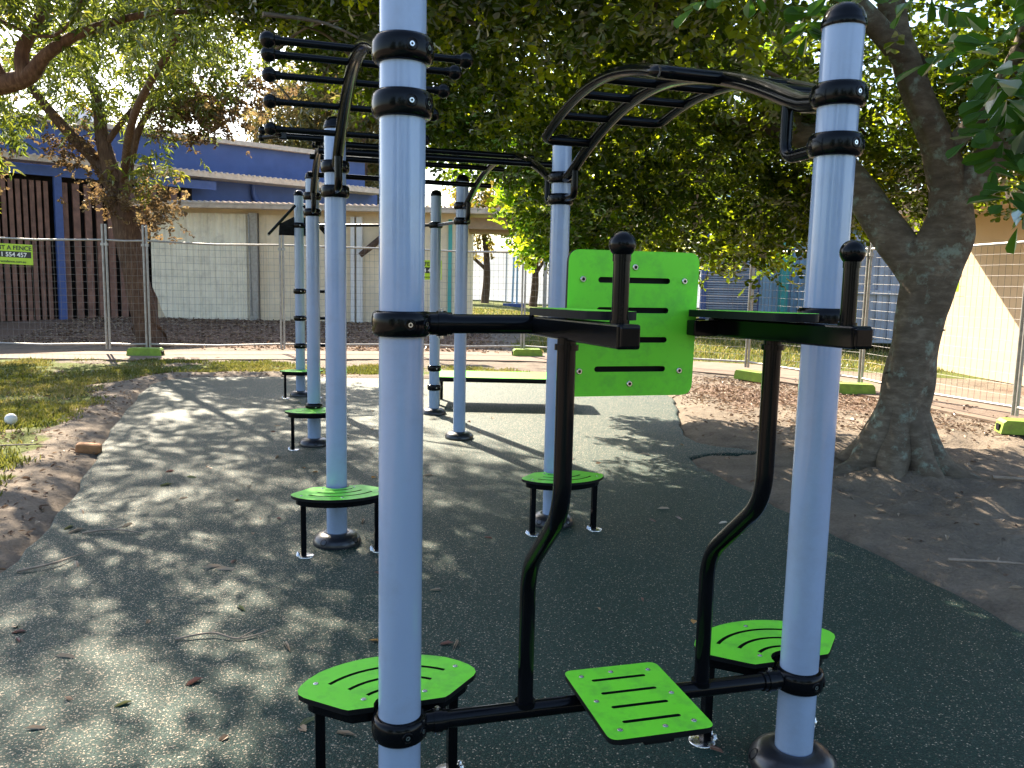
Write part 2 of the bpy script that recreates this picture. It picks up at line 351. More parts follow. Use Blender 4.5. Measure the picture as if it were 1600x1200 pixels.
def grid_mesh(name, X, Y, Z, mat):
    ny, nx = X.shape; me = bpy.data.meshes.new(name)
    co = np.stack([X, Y, Z], -1).reshape(-1, 3).astype(np.float32); i = np.arange((ny-1)*nx).reshape(ny-1, nx)[:, :-1].ravel()
    f = np.stack([i, i+1, i+nx+1, i+nx], 1).ravel().astype(np.int32)
    me.vertices.add(len(co)); me.vertices.foreach_set('co', co.ravel()); me.loops.add(len(f)); me.loops.foreach_set('vertex_index', f)
    n = len(f)//4; me.polygons.add(n); me.polygons.foreach_set('loop_start', np.arange(0, 4*n, 4, dtype=np.int32)); me.polygons.foreach_set('loop_total', np.full(n, 4, np.int32))
    me.polygons.foreach_set('use_smooth', np.ones(n, bool)); me.materials.append(mat); me.update(calc_edges=True); me.validate()
    o = bpy.data.objects.new(name, me); COL.objects.link(o); return o
ground = tag(grid_mesh('ground', GX, GY, GZ, M['ground']), kind='structure')
# what covers the soil where: red = grass, green = mulch
def grass_amt(x, y):
    d = sdist(x, y)
    left = (1-sstep(-3.0, -2.2, x))*sstep(4.4, 6.2, y)*(1-sstep(14.3, 14.9, y))*sstep(.12, .7, d)
    strip = sstep(12.9, 13.3, y)*(1-sstep(14.3, 14.9, y))*(1-sstep(-.5, 1.5, x))*.9
    far = np.maximum(sstep(16.9, 18.2, y+.55*np.clip(x-2.3, 0, 9))*sstep(-.5, .8, x), sstep(24, 26, y)*.8)
    g = np.maximum(np.maximum(left*.55, strip*.55), far*.8)
    vn = vnoise(x, y, .9, 12)-.5
    return np.clip(g+vn*.35*(g > .05), 0, 1)
def mulch_amt(x, y):
    d = sdist(x, y)
    right = sstep(1.9, 2.8, x)*sstep(7.5, 10.5, y+.4*(x-3))*(1-sstep(11.5, 14, y))*.30+sstep(2, 3, x)*sstep(9.5, 11.5, y)*.28
    bed = sstep(16.9, 17.6, y)*(1-sstep(-1.2, .2, x))*.75*(1-sstep(23.5, 25, y))
    return np.clip(np.maximum(right, bed), 0, 1)
ca = ground.data.color_attributes.new('mixmap', 'FLOAT_COLOR', 'POINT')
cc = np.stack([grass_amt(GX, GY), mulch_amt(GX, GY), GX*0, GX*0+1], -1).reshape(-1).astype(np.float32)
ca.data.foreach_set('color', cc)
# rubber play surface: a sheet with a rounded edge
mb = MB(); P = RUBS
def inset(P, q):
    nx = np.roll(P, -1, 0)-np.roll(P, 1, 0); nrm = np.stack([nx[:, 1], -nx[:, 0]], 1); nrm /= np.linalg.norm(nrm, axis=1)[:, None]
    a = .5*np.sum(P[:, 0]*np.roll(P[:, 1], -1)-np.roll(P[:, 0], -1)*P[:, 1])
    return P-nrm*q*(1 if a > 0 else -1)
rings = [(P, -.06), (P, -.012), (inset(P, .012), -.003), (inset(P, .03), 0.)]
n = len(P); vs = [(x, y, z) for Q, z in rings for x, y in Q]
orient = .5*np.sum(P[:, 0]*np.roll(P[:, 1], -1)-np.roll(P[:, 0], -1)*P[:, 1]) > 0
fs = []
for k in range(3):
    for i in range(n):
        f = (k*n+i, k*n+(i+1) % n, (k+1)*n+(i+1) % n, (k+1)*n+i); fs.append(f if orient else f[::-1])
mb.add(vs, fs, True)
top = inset(P, .03); tris = tessellate_polygon([[Vector((x, y, 0)) for x, y in top]])
def ccw(t): a, b, c = (top[i] for i in t); return t if (b[0]-a[0])*(c[1]-a[1])-(c[0]-a[0])*(b[1]-a[1]) > 0 else (t[0], t[2], t[1])
mb.add([(x, y, 0) for x, y in top], [ccw(t) for t in tris], False)
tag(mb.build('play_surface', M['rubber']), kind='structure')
# footpath following the fence
def offset_line(P, q):
    P = np.array(P, float); T = np.gradient(P, axis=0); T /= np.linalg.norm(T, axis=1)[:, None]; return P+np.stack([-T[:, 1], T[:, 0]], 1)*q
fl = np.array([(-30, 14.2)]+FENCE+[(6.6, 4.0), (7, -3)], float)
t = np.linspace(0, len(fl)-1, 160); fl2 = np.stack([np.interp(t, np.arange(len(fl)), fl[:, k]) for k in (0, 1)], 1)
for _ in range(8): fl2[1:-1] = (fl2[:-2]+fl2[1:-1]*2+fl2[2:])/4
wout = np.interp(fl2[:, 0], [-8, 1.5, 4.2, 5.5, 7], [.45, .5, 1.7, 2.3, 2.5])
win = np.interp(fl2[:, 0], [-8, 0, 4, 6], [-1.05, -1.2, -.55, -.12])
cols = [offset_line(fl2, 0)+(offset_line(fl2, 1)-offset_line(fl2, 0))*(win+(wout-win)*k/8)[:, None] for k in range(9)]
PX = np.stack([c[:, 0] for c in cols], 1); PY = np.stack([c[:, 1] for c in cols], 1)
PZ = np.maximum(gz(PX, PY), .0)+.014
mb = MB(); ny, nx = PX.shape
vs = [(PX[i, k], PY[i, k], PZ[i, k]) for i in range(ny) for k in range(nx)]
mb.add(vs, [(i*nx+k, (i+1)*nx+k, (i+1)*nx+k+1, i*nx+k+1)[::-1] for i in range(ny-1) for k in range(nx-1)], True)
ev = [(PX[i, 0], PY[i, 0], PZ[i, 0]) for i in range(ny)]+[(PX[i, 0], PY[i, 0], -.1) for i in range(ny)]
mb.add(ev, [(i, i+1, ny+i+1, ny+i) for i in range(ny-1)], False)
tag(mb.build('footpath', M['path']), kind='structure')

# ------------------------------------------------------------------ exercise rig
PT = dict(A=(-.298, 2.192), B=(.952, 2.531), C=(-1.016, 4.706), D=(.277, 5.194), E=(-.513, 8.0), F=(-.9, 9.43), G=(-1.83, 7.52), H=(-2.756, 10.62))
HT = dict(A=2.52, B=2.335, C=2.385, D=2.40, E=2.49, F=2.49, G=2.43, H=2.57)
CL = dict(A=(2.143, 2.008, 1.447, .308), B=(2.131, 1.987, 1.470, .308), C=(2.17, 2.035), D=(2.197, 2.066), E=(2.253, 2.109), F=(2.156, .533, .31), G=(2.268, 2.126, .361), H=(2.19, 1.358, 1.013, .656))
V3 = Vector
def P3(n, z): return V3((PT[n][0], PT[n][1], z))
U = V3((.951, .309, 0)); W = V3((-.309, .951, 0))
rig = empty('exercise_rig', (-.3, 5.2, 0), 'tall exercise rig of silver grey posts and glossy black bars on dark rubber', 'exercise equipment')
RAD = .06
def clamp(par, c, ang, ears=()):
    m = MB(); r = RAD
    prof = [(r+.0005, -.034), (r+.010, -.033), (r+.017, -.026), (r+.0195, -.012), (r+.020, 0), (r+.0195, .012), (r+.017, .026), (r+.010, .033), (r+.0005, .034)]
    m.lathe(prof, c, 40)
    for a in (ang+.35, ang-.35, ang+math.pi+.35, ang+math.pi-.35):      # recessed bolt pockets
        ax = Matrix.Rotation(a, 3, 'Z') @ Matrix.Rotation(math.pi/2, 3, 'Y')
        q = V3(c)+V3((math.cos(a), math.sin(a), 0))*(r+.013)
        m.lathe([(.016, 0), (.016, .0065), (.0135, .0085), (.012, .004), (.0, .004)], q, 16, 0, True, ax)
        m.lathe([(.0065, .002), (.0065, .0075), (.003, .0075), (.0028, .005), (.0, .005)], q, 10, 1, False, ax)
    for a in ears:                                                       # socket that receives a tube
        d = V3((math.cos(a), math.sin(a), 0)); m.tube([V3(c)+d*(r+.008), V3(c)+d*(r+.075)], .031, 16); 
        m.tube([V3(c)+d*(r+.035), V3(c)+d*(r+.060)], .0345, 16)
        for zz in (-1, 1): m.tube([V3(c)+d*(r+.047)+V3((0, 0, zz*.030)), V3(c)+d*(r+.047)+V3((0, 0, zz*.040))], .007, 8, mi=1)
    return m.build('clamp', [M['black'], M['steel']], par)
def ang(a, b): return math.atan2(PT[b][1]-PT[a][1], PT[b][0]-PT[a][0])
for n in PT:
    m = MB(); z0 = .055
    m.tube([P3(n, z0), P3(n, HT[n])], RAD, 48); post = m.build('post', M['post'], rig)
    m = MB(); m.lathe([(RAD+.0035, HT[n]-.012), (RAD+.005, HT[n]-.008), (RAD+.005, HT[n]+.006), (RAD+.002, HT[n]+.010), (RAD*.97, HT[n]+.024), (RAD*.84, HT[n]+.040), (RAD*.6, HT[n]+.052), (RAD*.3, HT[n]+.058), (1e-6, HT[n]+.060)], P3(n, 0), 40)
    m.build('post_cap', M['black'], post)
    m = MB(); m.lathe([(.140, .001), (.141, .012), (.136, .030), (.124, .047), (.104, .060), (.080, .068), (.066, .070), (.061, .066)], P3(n, 0), 40)
    for k in range(4):
        a = .6+k*math.pi/2+PT[n][0]; dr = V3((math.cos(a), math.sin(a), .75)).normalized(); ax = dr.to_track_quat('Z', 'Y').to_matrix()
        q = P3(n, .034)+V3((math.cos(a), math.sin(a), 0))*.127
        m.lathe([(.021, -.004), (.021, .004), (.0165, .005), (.015, -.003), (0, -.003)], q, 18, 1, True, ax)
    m.build('base_cover', [M['blackp'], M['core']], post)
    for i, z in enumerate(CL[n]):
        ears = []
        if n == 'A' and i >= 2: ears = [ang('A', 'B')]
        if n == 'B' and i == 3: ears = [ang('B', 'A')]
        clamp(post, P3(n, z), ang('A', 'C')+.5, ears)
# arched rails between posts
def prof_z(s, Ln, z0, z1, rise=.27):
    t = s/Ln; base = z0+(z1-z0)*t; q = min(1, max(0, (t-.045)/.91)); k = math.sin(math.pi*q); return base+.283*k*(1-math.exp(-9*k))
def arch_pt(a, b, s, off=0.):
    pa, pb = V3((*PT[a], 0)), V3((*PT[b], 0)); d = pb-pa; Ln = d.length; d.normalize()
    q = pa+d*s+U*off; q.z = prof_z(s, Ln, CL[a][0], CL[b][0]); return q
def arch(a, b, r=.029, brackets=True):
    Ln = (V3(PT[a])-V3(PT[b])).length; m = MB()
    m.tube([arch_pt(a, b, s) for s in np.linspace(RAD, Ln-RAD, 48)], r, 16, True)
    for (n, s0, o) in ((a, .27, 1), (b, Ln-.27, -1)):
        q = arch_pt(a, b, s0); d = (V3((*PT[b], 0))-V3((*PT[a], 0))).normalized()*o
        low = CL[n][1]; st = V3((q.x, q.y, low-.002))
        m.tube(fillet([q, st, P3(n, low)+d*RAD], .055, 7), .0205, 14)
    return m.build('arched_rail', M['black'], rig), Ln
rail, Ln = arch('C', 'A')
def ballbar(par, c, half, r=.0150, br=.0325):
    m = MB(); a = c-U*half; b = c+U*half; m.tube([a, b], r, 14)
    for q, s in ((a, -1), (b, 1)):
        m.ball(q, br); m.tube([q-U*s*.045, q-U*s*.02], .0195, 14)
    return m.build('grip_bar', M['black'], par)
for s in (.42, .68, .95, 1.20, 1.42): ballbar(rail, arch_pt('C', 'A', s, .045)+V3((0, 0, .012)), .385)
# staggered ladder between the right-hand posts
rail, Ln = arch('D', 'B', .031)
def loop(s0, s1, off, r=.0245):
    ss = np.linspace(s0, s1, 26); pts = [arch_pt('D', 'B', s0)]+[arch_pt('D', 'B', s, off) for s in ss]+[arch_pt('D', 'B', s1)]
    m = MB(); m.tube(fillet([pts[0], pts[1], pts[3]], .07, 6)[:-1]+pts[3:-3]+fillet([pts[-4], pts[-2], pts[-1]], .07, 6)[1:], r, 14)
    return m.build('ladder_side', M['black'], rail)
loop(.54, 2.04, -.28); loop(.84, 2.34, .28)
for s in (.84, 1.14, 1.44, 1.74):
    m = MB(); m.tube([arch_pt('D', 'B', s, -.28), arch_pt('D', 'B', s, .28)], .0205, 12); m.build('rung', M['black'], rail)
m = MB(); m.tube([arch_pt('D', 'B', 2.04, -.28), arch_pt('D', 'B', 2.04, .28)], .0205, 12); m.build('rung', M['black'], rail)
# monkey bars across the two far arches
rail, Ln = arch('C', 'G'); rail2, Ln2 = arch('D', 'E')
for s in (.62, 1.05, 1.48, 1.91, 2.34):
    a = arch_pt('C', 'G', s); b = arch_pt('D', 'E', s-.02); d = (b-a).normalized()
    m = MB(); m.tube([a-d*.06, b+d*.13], .0215, 12); m.build('monkey_bar', M['black'], rail)
for dz, s in ((.0, 1.0), (.0, 1.12)):
    a = arch_pt('C', 'G', s)+V3((0, 0, .03-dz)); e = a-U*.27
    m = MB(); m.tube([a, e], .02, 12); sgn = -1 if s < 1.05 else 1
    q = e-U*.13+W*.16*sgn+V3((0, 0, .0)); m.tube([e, q], .0165, 12); m.ball(q, .026)
    m.box(e, (.05, .07, .05), Matrix.Rotation(math.atan2(U.y, U.x), 3, 'Z'), 0, .006)
    m.build('angled_grip', M['black'], rail)
# high bars E-F, F-H
def bar(name, a, b, r=.0175):
    m = MB(); d = (b-a).normalized(); m.tube([a+d*RAD, b-d*RAD], r, 14); return m.build(name, M['black'], rig)
bar('high_bar', P3('E', 2.109), P3('F', 2.156)); bar('high_bar', P3('F', 2.156), P3('H', 2.19))
hp = [V3((PT['H'][0], PT['H'][1], z)) for z in (1.358, 1.013, .656)]
for q in hp:
    m = MB(); m.tube([q+U*.05, q+U*.36], .021, 12); m.ball(q+U*.36, .022); m.build('side_handle', M['black'], rig)
for sg in (-1, 1):
    a = P3('H', 2.43)+U*sg*.05; b = P3('H', 2.07)+U*sg*.37; m = MB(); dd = (b-a).normalized(); nn = dd.cross(W)
    for w in (-.12, .12): m.tube([a+W*w, b+W*w], .018, 10)
    m.tube([b-W*.13, b+W*.13], .018, 10)
    tri = [P3('H', 2.3)+U*sg*.055, P3('H', 2.06)+U*sg*.055, P3('H', 2.06)+U*sg*.25, P3('H', 2.2)+U*sg*.24]
    vs = [p-W*.008 for p in tri]+[p+W*.008 for p in tri]
    m.add(vs, [(0, 1, 2, 3), (7, 6, 5, 4), (0, 4, 5, 1), (1, 5, 6, 2), (2, 6, 7, 3), (3, 7, 4, 0)])
    m.build('sloping_wing', M['black'], rig)
# knee raise station between the two front posts
pa, pb = V3((*PT['A'], 0)), V3((*PT['B'], 0)); dX = (pb-pa).normalized(); dY = V3((-dX.y, dX.x, 0)); LAB = (pb-pa).length
def S(u, v, z): q = pa+dX*u+dY*v; q.z = z; return q
MX = Matrix((dX, dY, (0, 0, 1))).transposed()
m = MB(); m.tube([S(.12, 0, .308), S(LAB-.12, 0, .308)], .0255, 18); m.build('crossbar', M['black'], rig)
for u in (.37, .945):
    m = MB(); m.tube(fillet([S(u, 0, .315), S(u, 0, .745), S(u, -.28, .985), S(u, -.28, 1.43)], .085, 9), .0235, 18)
    m.tube([S(u, 0, .322), S(u, 0, .338)], .031, 18)
    m.tube([S(u, -.28, 1.400), S(u, -.28, 1.414)], .030, 18)
    m.build('support_tube', M['black'], rig)
for u, side in ((.385, 1), (.945, -1)):
    m = MB(); m.box(S(u, -.30, 1.450), (.052, .66, .052), MX @ Matrix.Rotation(-.022, 3, 'X'), 0, .005)
    if side == 1: m.tube([S(.10, 0, 1.447), S(u-.02, 0, 1.447)], .0265, 18)
    else: m.tube([S(u+.02, 0, 1.452), S(LAB-.06, 0, 1.462)], .0265, 18)
    m.box(S(u-side*-.055, -.004, 1.440), (.09, .05, .045), MX, 0, .004)
    m.box(S(u, -.632, 1.457), (.044, .012, .044), MX, 0, .004)
    arm = m.build('armrest', M['black'], rig)
    outl = round_poly([(-.028, .02), (.10, .02), (.10, -.44), (.07, -.475), (.005, -.475), (-.028, -.43)], .015)
    outl = [(x*side, y) for x, y in outl]
    if side == -1: outl = outl[::-1]
    m = MB(); m.sheet(outl, [], 0, .020, lambda x, y, z: S(u+x, y, 1.4775+z-y*.022-.0045)); m.build('arm_pad', [M['green'], M['core']], arm)
    m = MB(); h0 = S(u, -.575, 1.481); m.tube([h0, h0+V3((0, 0, .148))], .0178, 18); m.tube([h0+V3((0, 0, .001)), h0+V3((0, 0, .008))], .021, 18)
    m.ball(h0+V3((0, 0, .166)), .0285, 0, 28, 18); m.tube([h0+V3((0, 0, .131)), h0+V3((0, 0, .148))], .0195, 18)
    m.build('handle', M['black'], arm)
# back board
bc = .676; bw, z0, z1 = .203, 1.236, 1.658
outl = round_poly([(-bw, z0), (bw, z0), (bw, z1), (-bw, z1)], .035, 7)
holes = [slot(-.112, z, .112, .0165) for z in (1.316, 1.402, 1.488, 1.574)]
tilt = lambda z: (z-1.447)*-.03
m = MB(); m.sheet(outl, holes, 0, .016, lambda x, y, z: S(bc+x, .045-z+tilt(y), y)); board = m.build('back_board', [M['green'], M['core']], rig)
m = MB(); o2 = round_poly([(-bw+.006, z0+.006), (bw-.006, z0+.006), (bw-.006, z1-.006), (-bw+.006, z1-.006)], .032, 7)
m.sheet(o2, [], 0, .006, lambda x, y, z: S(bc+x, .0525-z+tilt(y), y), 0, 0, 0)
m.box(S(bc, .066, 1.44), (.50, .025, .05), MX, 0, .004); m.build('board_backing', M['core'], board)
AXV = Matrix((dX, V3((0, 0, 1)), -dY)).transposed()
for x, z in ((-.158, 1.575), (.0, 1.612), (.158, 1.575), (.158, 1.31), (0, 1.272), (-.158, 1.31)):
    m = MB(); m.lathe([(.009, 0), (.009, .0025), (.0075, .0042), (.0045, .0042)], S(bc+x, .0288+tilt(z), z), 14, 0, False, AXV); m.lathe([(.0044, .0035), (.0044, .0044), (0, .0044)], S(bc+x, .0288+tilt(z), z), 12, 1, False, AXV); m.build('bolt', [M['steel'], M['core']], board)
# foot plate
fc = .672
outl = round_poly([(-.155, -.305), (.155, -.305), (.155, .092), (-.155, .092)], .03, 6)
holes = [slot(-.088, y, .088, .014) for y in (-.225, -.145, -.065, .015)]
fz = lambda y: .366
m = MB(); m.sheet(outl, holes, 0, .015, lambda x, y, z: S(fc+x, y, fz(y)-.015+z)); foot = m.build('foot_plate', [M['green'], M['core']], rig)
m = MB(); o2 = round_poly([(-.142, -.297), (.142, -.297), (.142, .077), (-.142, .077)], .028, 6); m.sheet(o2, [], 0, .006, lambda x, y, z: S(fc+x, y, .344+z), 0, 0, 0)
m.box(S(fc, -.12, .333), (.09, .32, .020), MX, 0, .003); m.build('plate_bracket', M['core'], foot)
for x, y in ((-.11, -.262), (.02, -.270), (.11, -.262), (-.118, -.105), (.118, -.105), (-.11, .045), (-.01, .055), (.11, .045)):
    m = MB(); m.lathe([(.008, 0), (.008, .0018), (.0065, .0028), (.0035, .0028), (.003, .001), (0, .001)], S(fc+x, y, .366), 12, 0, False); m.build('bolt', M['steel'], foot)

# ------------------------------------------------------------------ step platforms
def make_step(n, rz, label):
    root = empty('step_platform', (*PT[n], 0), label, 'step platform', 'green step platforms beside the posts', rz, local=True)
    arc = [(.345*math.sin(a), .345*math.cos(a)-.012) for a in np.linspace(.68, -.68, 17)]
    notch = [(.066*math.cos(a), .035+.066*math.sin(a)) for a in np.linspace(math.pi, 0, 11)]
    corner = [(-.282, .185), (-.135, .040)]
    outl = arc+[(-.283, .168)]+[(-.135, .035)]+notch+[(.135, .035), (.283, .168)]
    outl = round_poly(outl[:18], .0) if False else outl
    rp = arc[1:-1]
    tip = lambda a, b, c: [tuple(V3((*a, 0))*(1-t)**2+V3((*b, 0))*2*t*(1-t)+V3((*c, 0))*t*t) for t in np.linspace(0, 1, 6)]
    L_ = [(p[0], p[1]) for p in tip(arc[-2], (-.292, .185), (-.245, .135))]; R_ = [(-x, y) for x, y in L_[::-1]]
    sc_ = 1.04; outl = rp+L_+[(-.150, .047), (-.135, .036)]+notch+[(.135, .036), (.150, .047)]+R_
    outl = [(x*sc_, y*(sc_ if abs(y) > .11 else 1)) for x, y in outl]
    holes = [arcslot(.268, -.72, .72, .013), arcslot(.198, -.68, .68, .013), arcslot(.132, -.62, .62, .013)]
    H = .352
    m = MB(); m.sheet(outl, holes, H-.016, H, lambda x, y, z: V3((x, y, z))); pl = m.build('step_plate', [M['green'], M['core']], root)
    for x, y in ((-.215, .215), (.215, .215), (0, .302), (-.09, .085), (.09, .085)):
        m = MB(); m.lathe([(.008, H), (.008, H+.0018), (.0065, H+.0028), (.0035, H+.0028), (.003, H+.001), (0, H+.001)], (x, y, 0), 12, 0, False); m.build('bolt', M['steel'], pl)
    m = MB(); inn = [(x*.90, .16+(y-.16)*.86) for x, y in outl]
    m.sheet(inn, [], H-.052, H-.017, lambda x, y, z: V3((x, y, z)), 0, 0, 0); m.build('under_frame', M['black'], root)
    for sx in (-1, 1):
        m = MB(); m.box((sx*.205, .205, (H-.05)/2+.002), (.030, .034, H-.056), None, 0, .003)
        leg = m.build('leg', M['black'], root)
        m = MB(); m.lathe([(.046, .0005), (.046, .005), (.044, .007), (0, .007)], (sx*.205-.012, .205, 0), 24, 0)
        for k in (-1, 1): m.lathe([(.011, .006), (.011, .016), (.007, .018), (.007, .026), (.004, .029), (0, .029)], (sx*.205+k*.036*(-1 if k > 0 else 1)*-1-.006, .205+.012*k, 0), 12, 0)
        m.build('foot_flange', M['steel'], leg)
    return root
th = math.atan2(-W.x, W.y)
step = make_step('A', th, 'green step platform right behind the nearest grey post, dappled with sun')
for n, rz, lab in (('B', th, 'green step platform behind the domed grey post at the right'),
                   ('C', th+math.pi, 'green step platform in front of the second post of the left row'),
                   ('D', th+math.pi, 'green step platform seen through the knee raise station, half hidden by its bent black tube'),
                   ('G', th+math.pi+.0, 'shaded green step platform beside the third post back in the left row'),
                   ('H', th+math.pi, 'sunlit green step platform at the farthest post of the left row')):
    c = copy_tree(step); c.location = (*PT[n], 0); c.rotation_euler = (0, 0, rz); c['label'] = lab
# ------------------------------------------------------------------ sit-up bench
ben = empty('sit_up_bench', (-.1, 10.3, 0), 'long low lime green bench board in full sun beyond the far posts', 'bench')
outl = round_poly([(-1.02, 9.98), (.84, 9.98), (.80, 10.72), (-1.02, 10.72)], .06, 6)
m = MB(); m.sheet(outl, [], .335, .365, lambda x, y, z: V3((x, y, z))); m.build('bench_board', [M['green'], M['core']], ben)
m = MB(); m.box((-.1, 10.35, .312), (1.7, .5, .04), None, 0, .004); m.build('under_frame', M['black'], ben)
for x in (-.92, .70):
    for y in (10.12, 10.58):
        m = MB(); m.box((x, y, .147), (.05, .05, .29), None, 0, .004); m.build('leg', M['black'], ben)

# ------------------------------------------------------------------ leaf clouds
def both(half): return [(0, 0, 0)]+half[:-1]+[half[-1]]+[(a, -b, c) for a, b, c in half[-2::-1]]
LEAFV = {'round': both([(.36, .33, .04), (.80, .46, .05), (1, 0, -.03)]),
         'obovate': both([(.25, .19, .03), (.5, .36, .05), (.75, .48, .05), (.92, .36, .03), (1, 0, -.03)]),
         'long': both([(.3, .42, .05), (.65, .34, .02), (1, 0, -.12)])}
def leaf_mesh(name, pos_, dirs, nrm, length, width, mat, parent=None, val=None, shape='round', loc=(0, 0, 0)):
    n = len(pos_); d = dirs/np.linalg.norm(dirs, axis=1)[:, None]
    s = np.cross(nrm, d); s /= (np.linalg.norm(s, axis=1)[:, None]+1e-9); w = np.cross(d, s)
    T = np.array(LEAFV[shape]); le = np.broadcast_to(length, n)[:, None]; wi = np.broadcast_to(width, n)[:, None]
    K = len(T); h = K//2; co = np.empty((n, K, 3), np.float32)
    for k in range(K): co[:, k] = pos_+d*T[k, 0]*le+s*T[k, 1]*wi+w*T[k, 2]*le*2
    co -= np.array(loc, np.float32)
    b = (np.arange(n)*K)[:, None]; f = np.concatenate([b+np.array([[0]+list(range(h, 0, -1))]), b+np.array([[0]+list(range(K-1, h-1, -1))])], 1).reshape(-1).astype(np.int32)
    me = bpy.data.meshes.new(name); me.vertices.add(n*K); me.vertices.foreach_set('co', co.ravel()); me.loops.add(len(f)); me.loops.foreach_set('vertex_index', f)
    g = h+1; q = len(f)//g; me.polygons.add(q); me.polygons.foreach_set('loop_start', np.arange(0, g*q, g, dtype=np.int32)); me.polygons.foreach_set('loop_total', np.full(q, g, np.int32))
    me.polygons.foreach_set('use_smooth', np.zeros(q, bool))
    a = me.attributes.new('v', 'FLOAT', 'FACE'); val = rng.random(n) if val is None else val; a.data.foreach_set('value', np.repeat(val, 2).astype(np.float32))
    me.materials.append(mat); me.update(calc_edges=True)
    o = bpy.data.objects.new(name, me); COL.objects.link(o)
    if parent is not None: o.parent = parent
    else: o.location = loc
    ORG[o] = tuple(loc); return o
def unit(n): v = rng.normal(size=(n, 3)); return v/np.linalg.norm(v, axis=1)[:, None]
def sprigs(centres, per, spread, leaves, rach, leng, wid, droop=-.2, flat=1., tw=.5):
    """clumps -> sprigs -> leaflets set along each sprig's stalk; returns leaf arrays"""
    n = len(centres)*per; c = np.repeat(centres, per, 0)+rng.normal(size=(n, 3))*np.array([spread, spread, spread*flat])
    d = unit(n)*np.array([1, 1, .6]); d[:, 2] += droop; d /= np.linalg.norm(d, axis=1)[:, None]
    up = np.tile([0, 0, 1.], (n, 1))+rng.normal(size=(n, 3))*tw; side = np.cross(d, up); side /= np.linalg.norm(side, axis=1)[:, None]
    nn = np.cross(side, d); P_, D_, N_ = [], [], []
    for k in range(leaves):
        t = (k//2+1)/(leaves/2+.5); sg = 1 if k % 2 else -1
        if k == leaves-1: sg = 0
        p = c+d*rach*t; dd = d*(.5 if sg else 1.)+side*sg*.9+rng.normal(size=(n, 3))*.22
        P_.append(p); D_.append(dd); N_.append(nn+rng.normal(size=(n, 3))*.4)
    m = n*leaves
    cv = np.repeat(rng.random(len(centres)), per)
    vv = np.tile(np.clip(cv*.55+rng.random(n)*.5-.05, 0, 1), leaves)
    return np.concatenate(P_), np.concatenate(D_), np.concatenate(N_), leng*(.7+.6*rng.random(m)), wid*(.7+.6*rng.random(m)), vv
def blob(specs):
    out = []
    for (x, y, z, rx, ry, rz, k) in specs:
        d = unit(k)*(rng.random(k)[:, None]**.45); out.append(np.array([x, y, z])+d*np.array([rx, ry, rz]))
    return np.concatenate(out)
def limb(m, pts, rs, seg=14, wob=.0, mi=0):
    pts = [V3(p) for p in pts]; q = []; rr = []
    for i in range(len(pts)-1):
        p0, p1, p2, p3 = pts[max(i-1, 0)], pts[i], pts[i+1], pts[min(i+2, len(pts)-1)]
        for k in range(6):
            t = k/6; q.append(.5*((2*p1)+(p2-p0)*t+(2*p0-5*p1+4*p2-p3)*t*t+(3*p1-p0-3*p2+p3)*t**3)); rr.append(rs[i]*(1-t)+rs[i+1]*t)
    q.append(pts[-1]); rr.append(rs[-1])
    st = len(m.v); m.tube(q, rr, seg, True, mi)
    if wob:
        for i in range(st, len(m.v)):
            x, y, z = m.v[i]; j = min((i-st)//seg, len(q)-1); a = V3((x, y, z))-q[j]
            f = 1+wob*(math.sin(3*math.atan2(a.y, a.x)+z*2.5)+.7*math.sin(5*math.atan2(a.y, a.x)-z*4)+.5*math.sin(z*11+2*math.atan2(a.y, a.x)))
            p = q[j]+a*f; m.v[i] = (p.x, p.y, p.z)

# --- broad tree on the right
big = empty('broad_tree', (3.32, 6.85, 0), 'big tree with forked grey brown trunk and dense dark leaves arching over the rig', 'tree')
m = MB()
limb(m, [(3.27, 6.85, -.15), (3.29, 6.85, .0), (3.28, 6.85, .12), (3.28, 6.85, .3), (3.30, 6.85, .6), (3.335, 6.85, 1.0), (3.38, 6.85, 1.36), (3.43, 6.83, 1.72), (3.52, 6.80, 2.04), (3.47, 6.72, 2.34), (3.30, 6.6, 2.66), (3.09, 6.5, 2.95), (2.89, 6.4, 3.25), (2.7, 6.3, 3.6), (2.4, 6.0, 4.5), (2.0, 5.7, 5.4)],
     [.44, .35, .285, .235, .20, .182, .186, .215, .192, .155, .122, .105, .098, .09, .07, .03], 36, .075)
limb(m, [(3.40, 6.85, 1.35), (3.36, 6.87, 1.64), (3.14, 7.0, 2.02), (2.95, 7.2, 2.38), (2.76, 7.4, 2.70), (2.47, 7.6, 2.98), (2.23, 7.8, 3.28), (2.0, 7.9, 3.6), (1.83, 8.0, 4.05), (1.6, 8.1, 4.9)], [.10, .15, .152, .142, .127, .113, .103, .092, .085, .04], 20, .04)
limb(m, [(2.80, 7.35, 2.63), (2.63, 7.6, 3.14), (2.47, 7.7, 3.49), (2.34, 7.8, 3.9), (2.2, 7.95, 4.6), (2.0, 8.1, 5.4)], [.11, .10, .10, .09, .075, .03], 16, .04)
limb(m, [(2.47, 7.62, 2.98), (1.9, 8.0, 3.05), (1.3, 8.5, 3.2), (.6, 8.9, 3.3), (-.2, 9.2, 3.5), (-1.2, 9.0, 3.9)], [.10, .085, .07, .055, .04, .02], 12, .04)
limb(m, [(3.50, 6.72, 2.3), (3.9, 6.3, 2.9), (4.3, 5.8, 3.4), (4.8, 5.2, 3.9)], [.15, .11, .09, .04], 14, .04)
limb(m, [(3.34, 6.62, 2.60), (3.5, 6.1, 3.1), (3.2, 5.2, 3.6), (2.6, 4.0, 3.9), (2.0, 3.0, 3.9)], [.07, .07, .07, .05, .02], 14, .04)
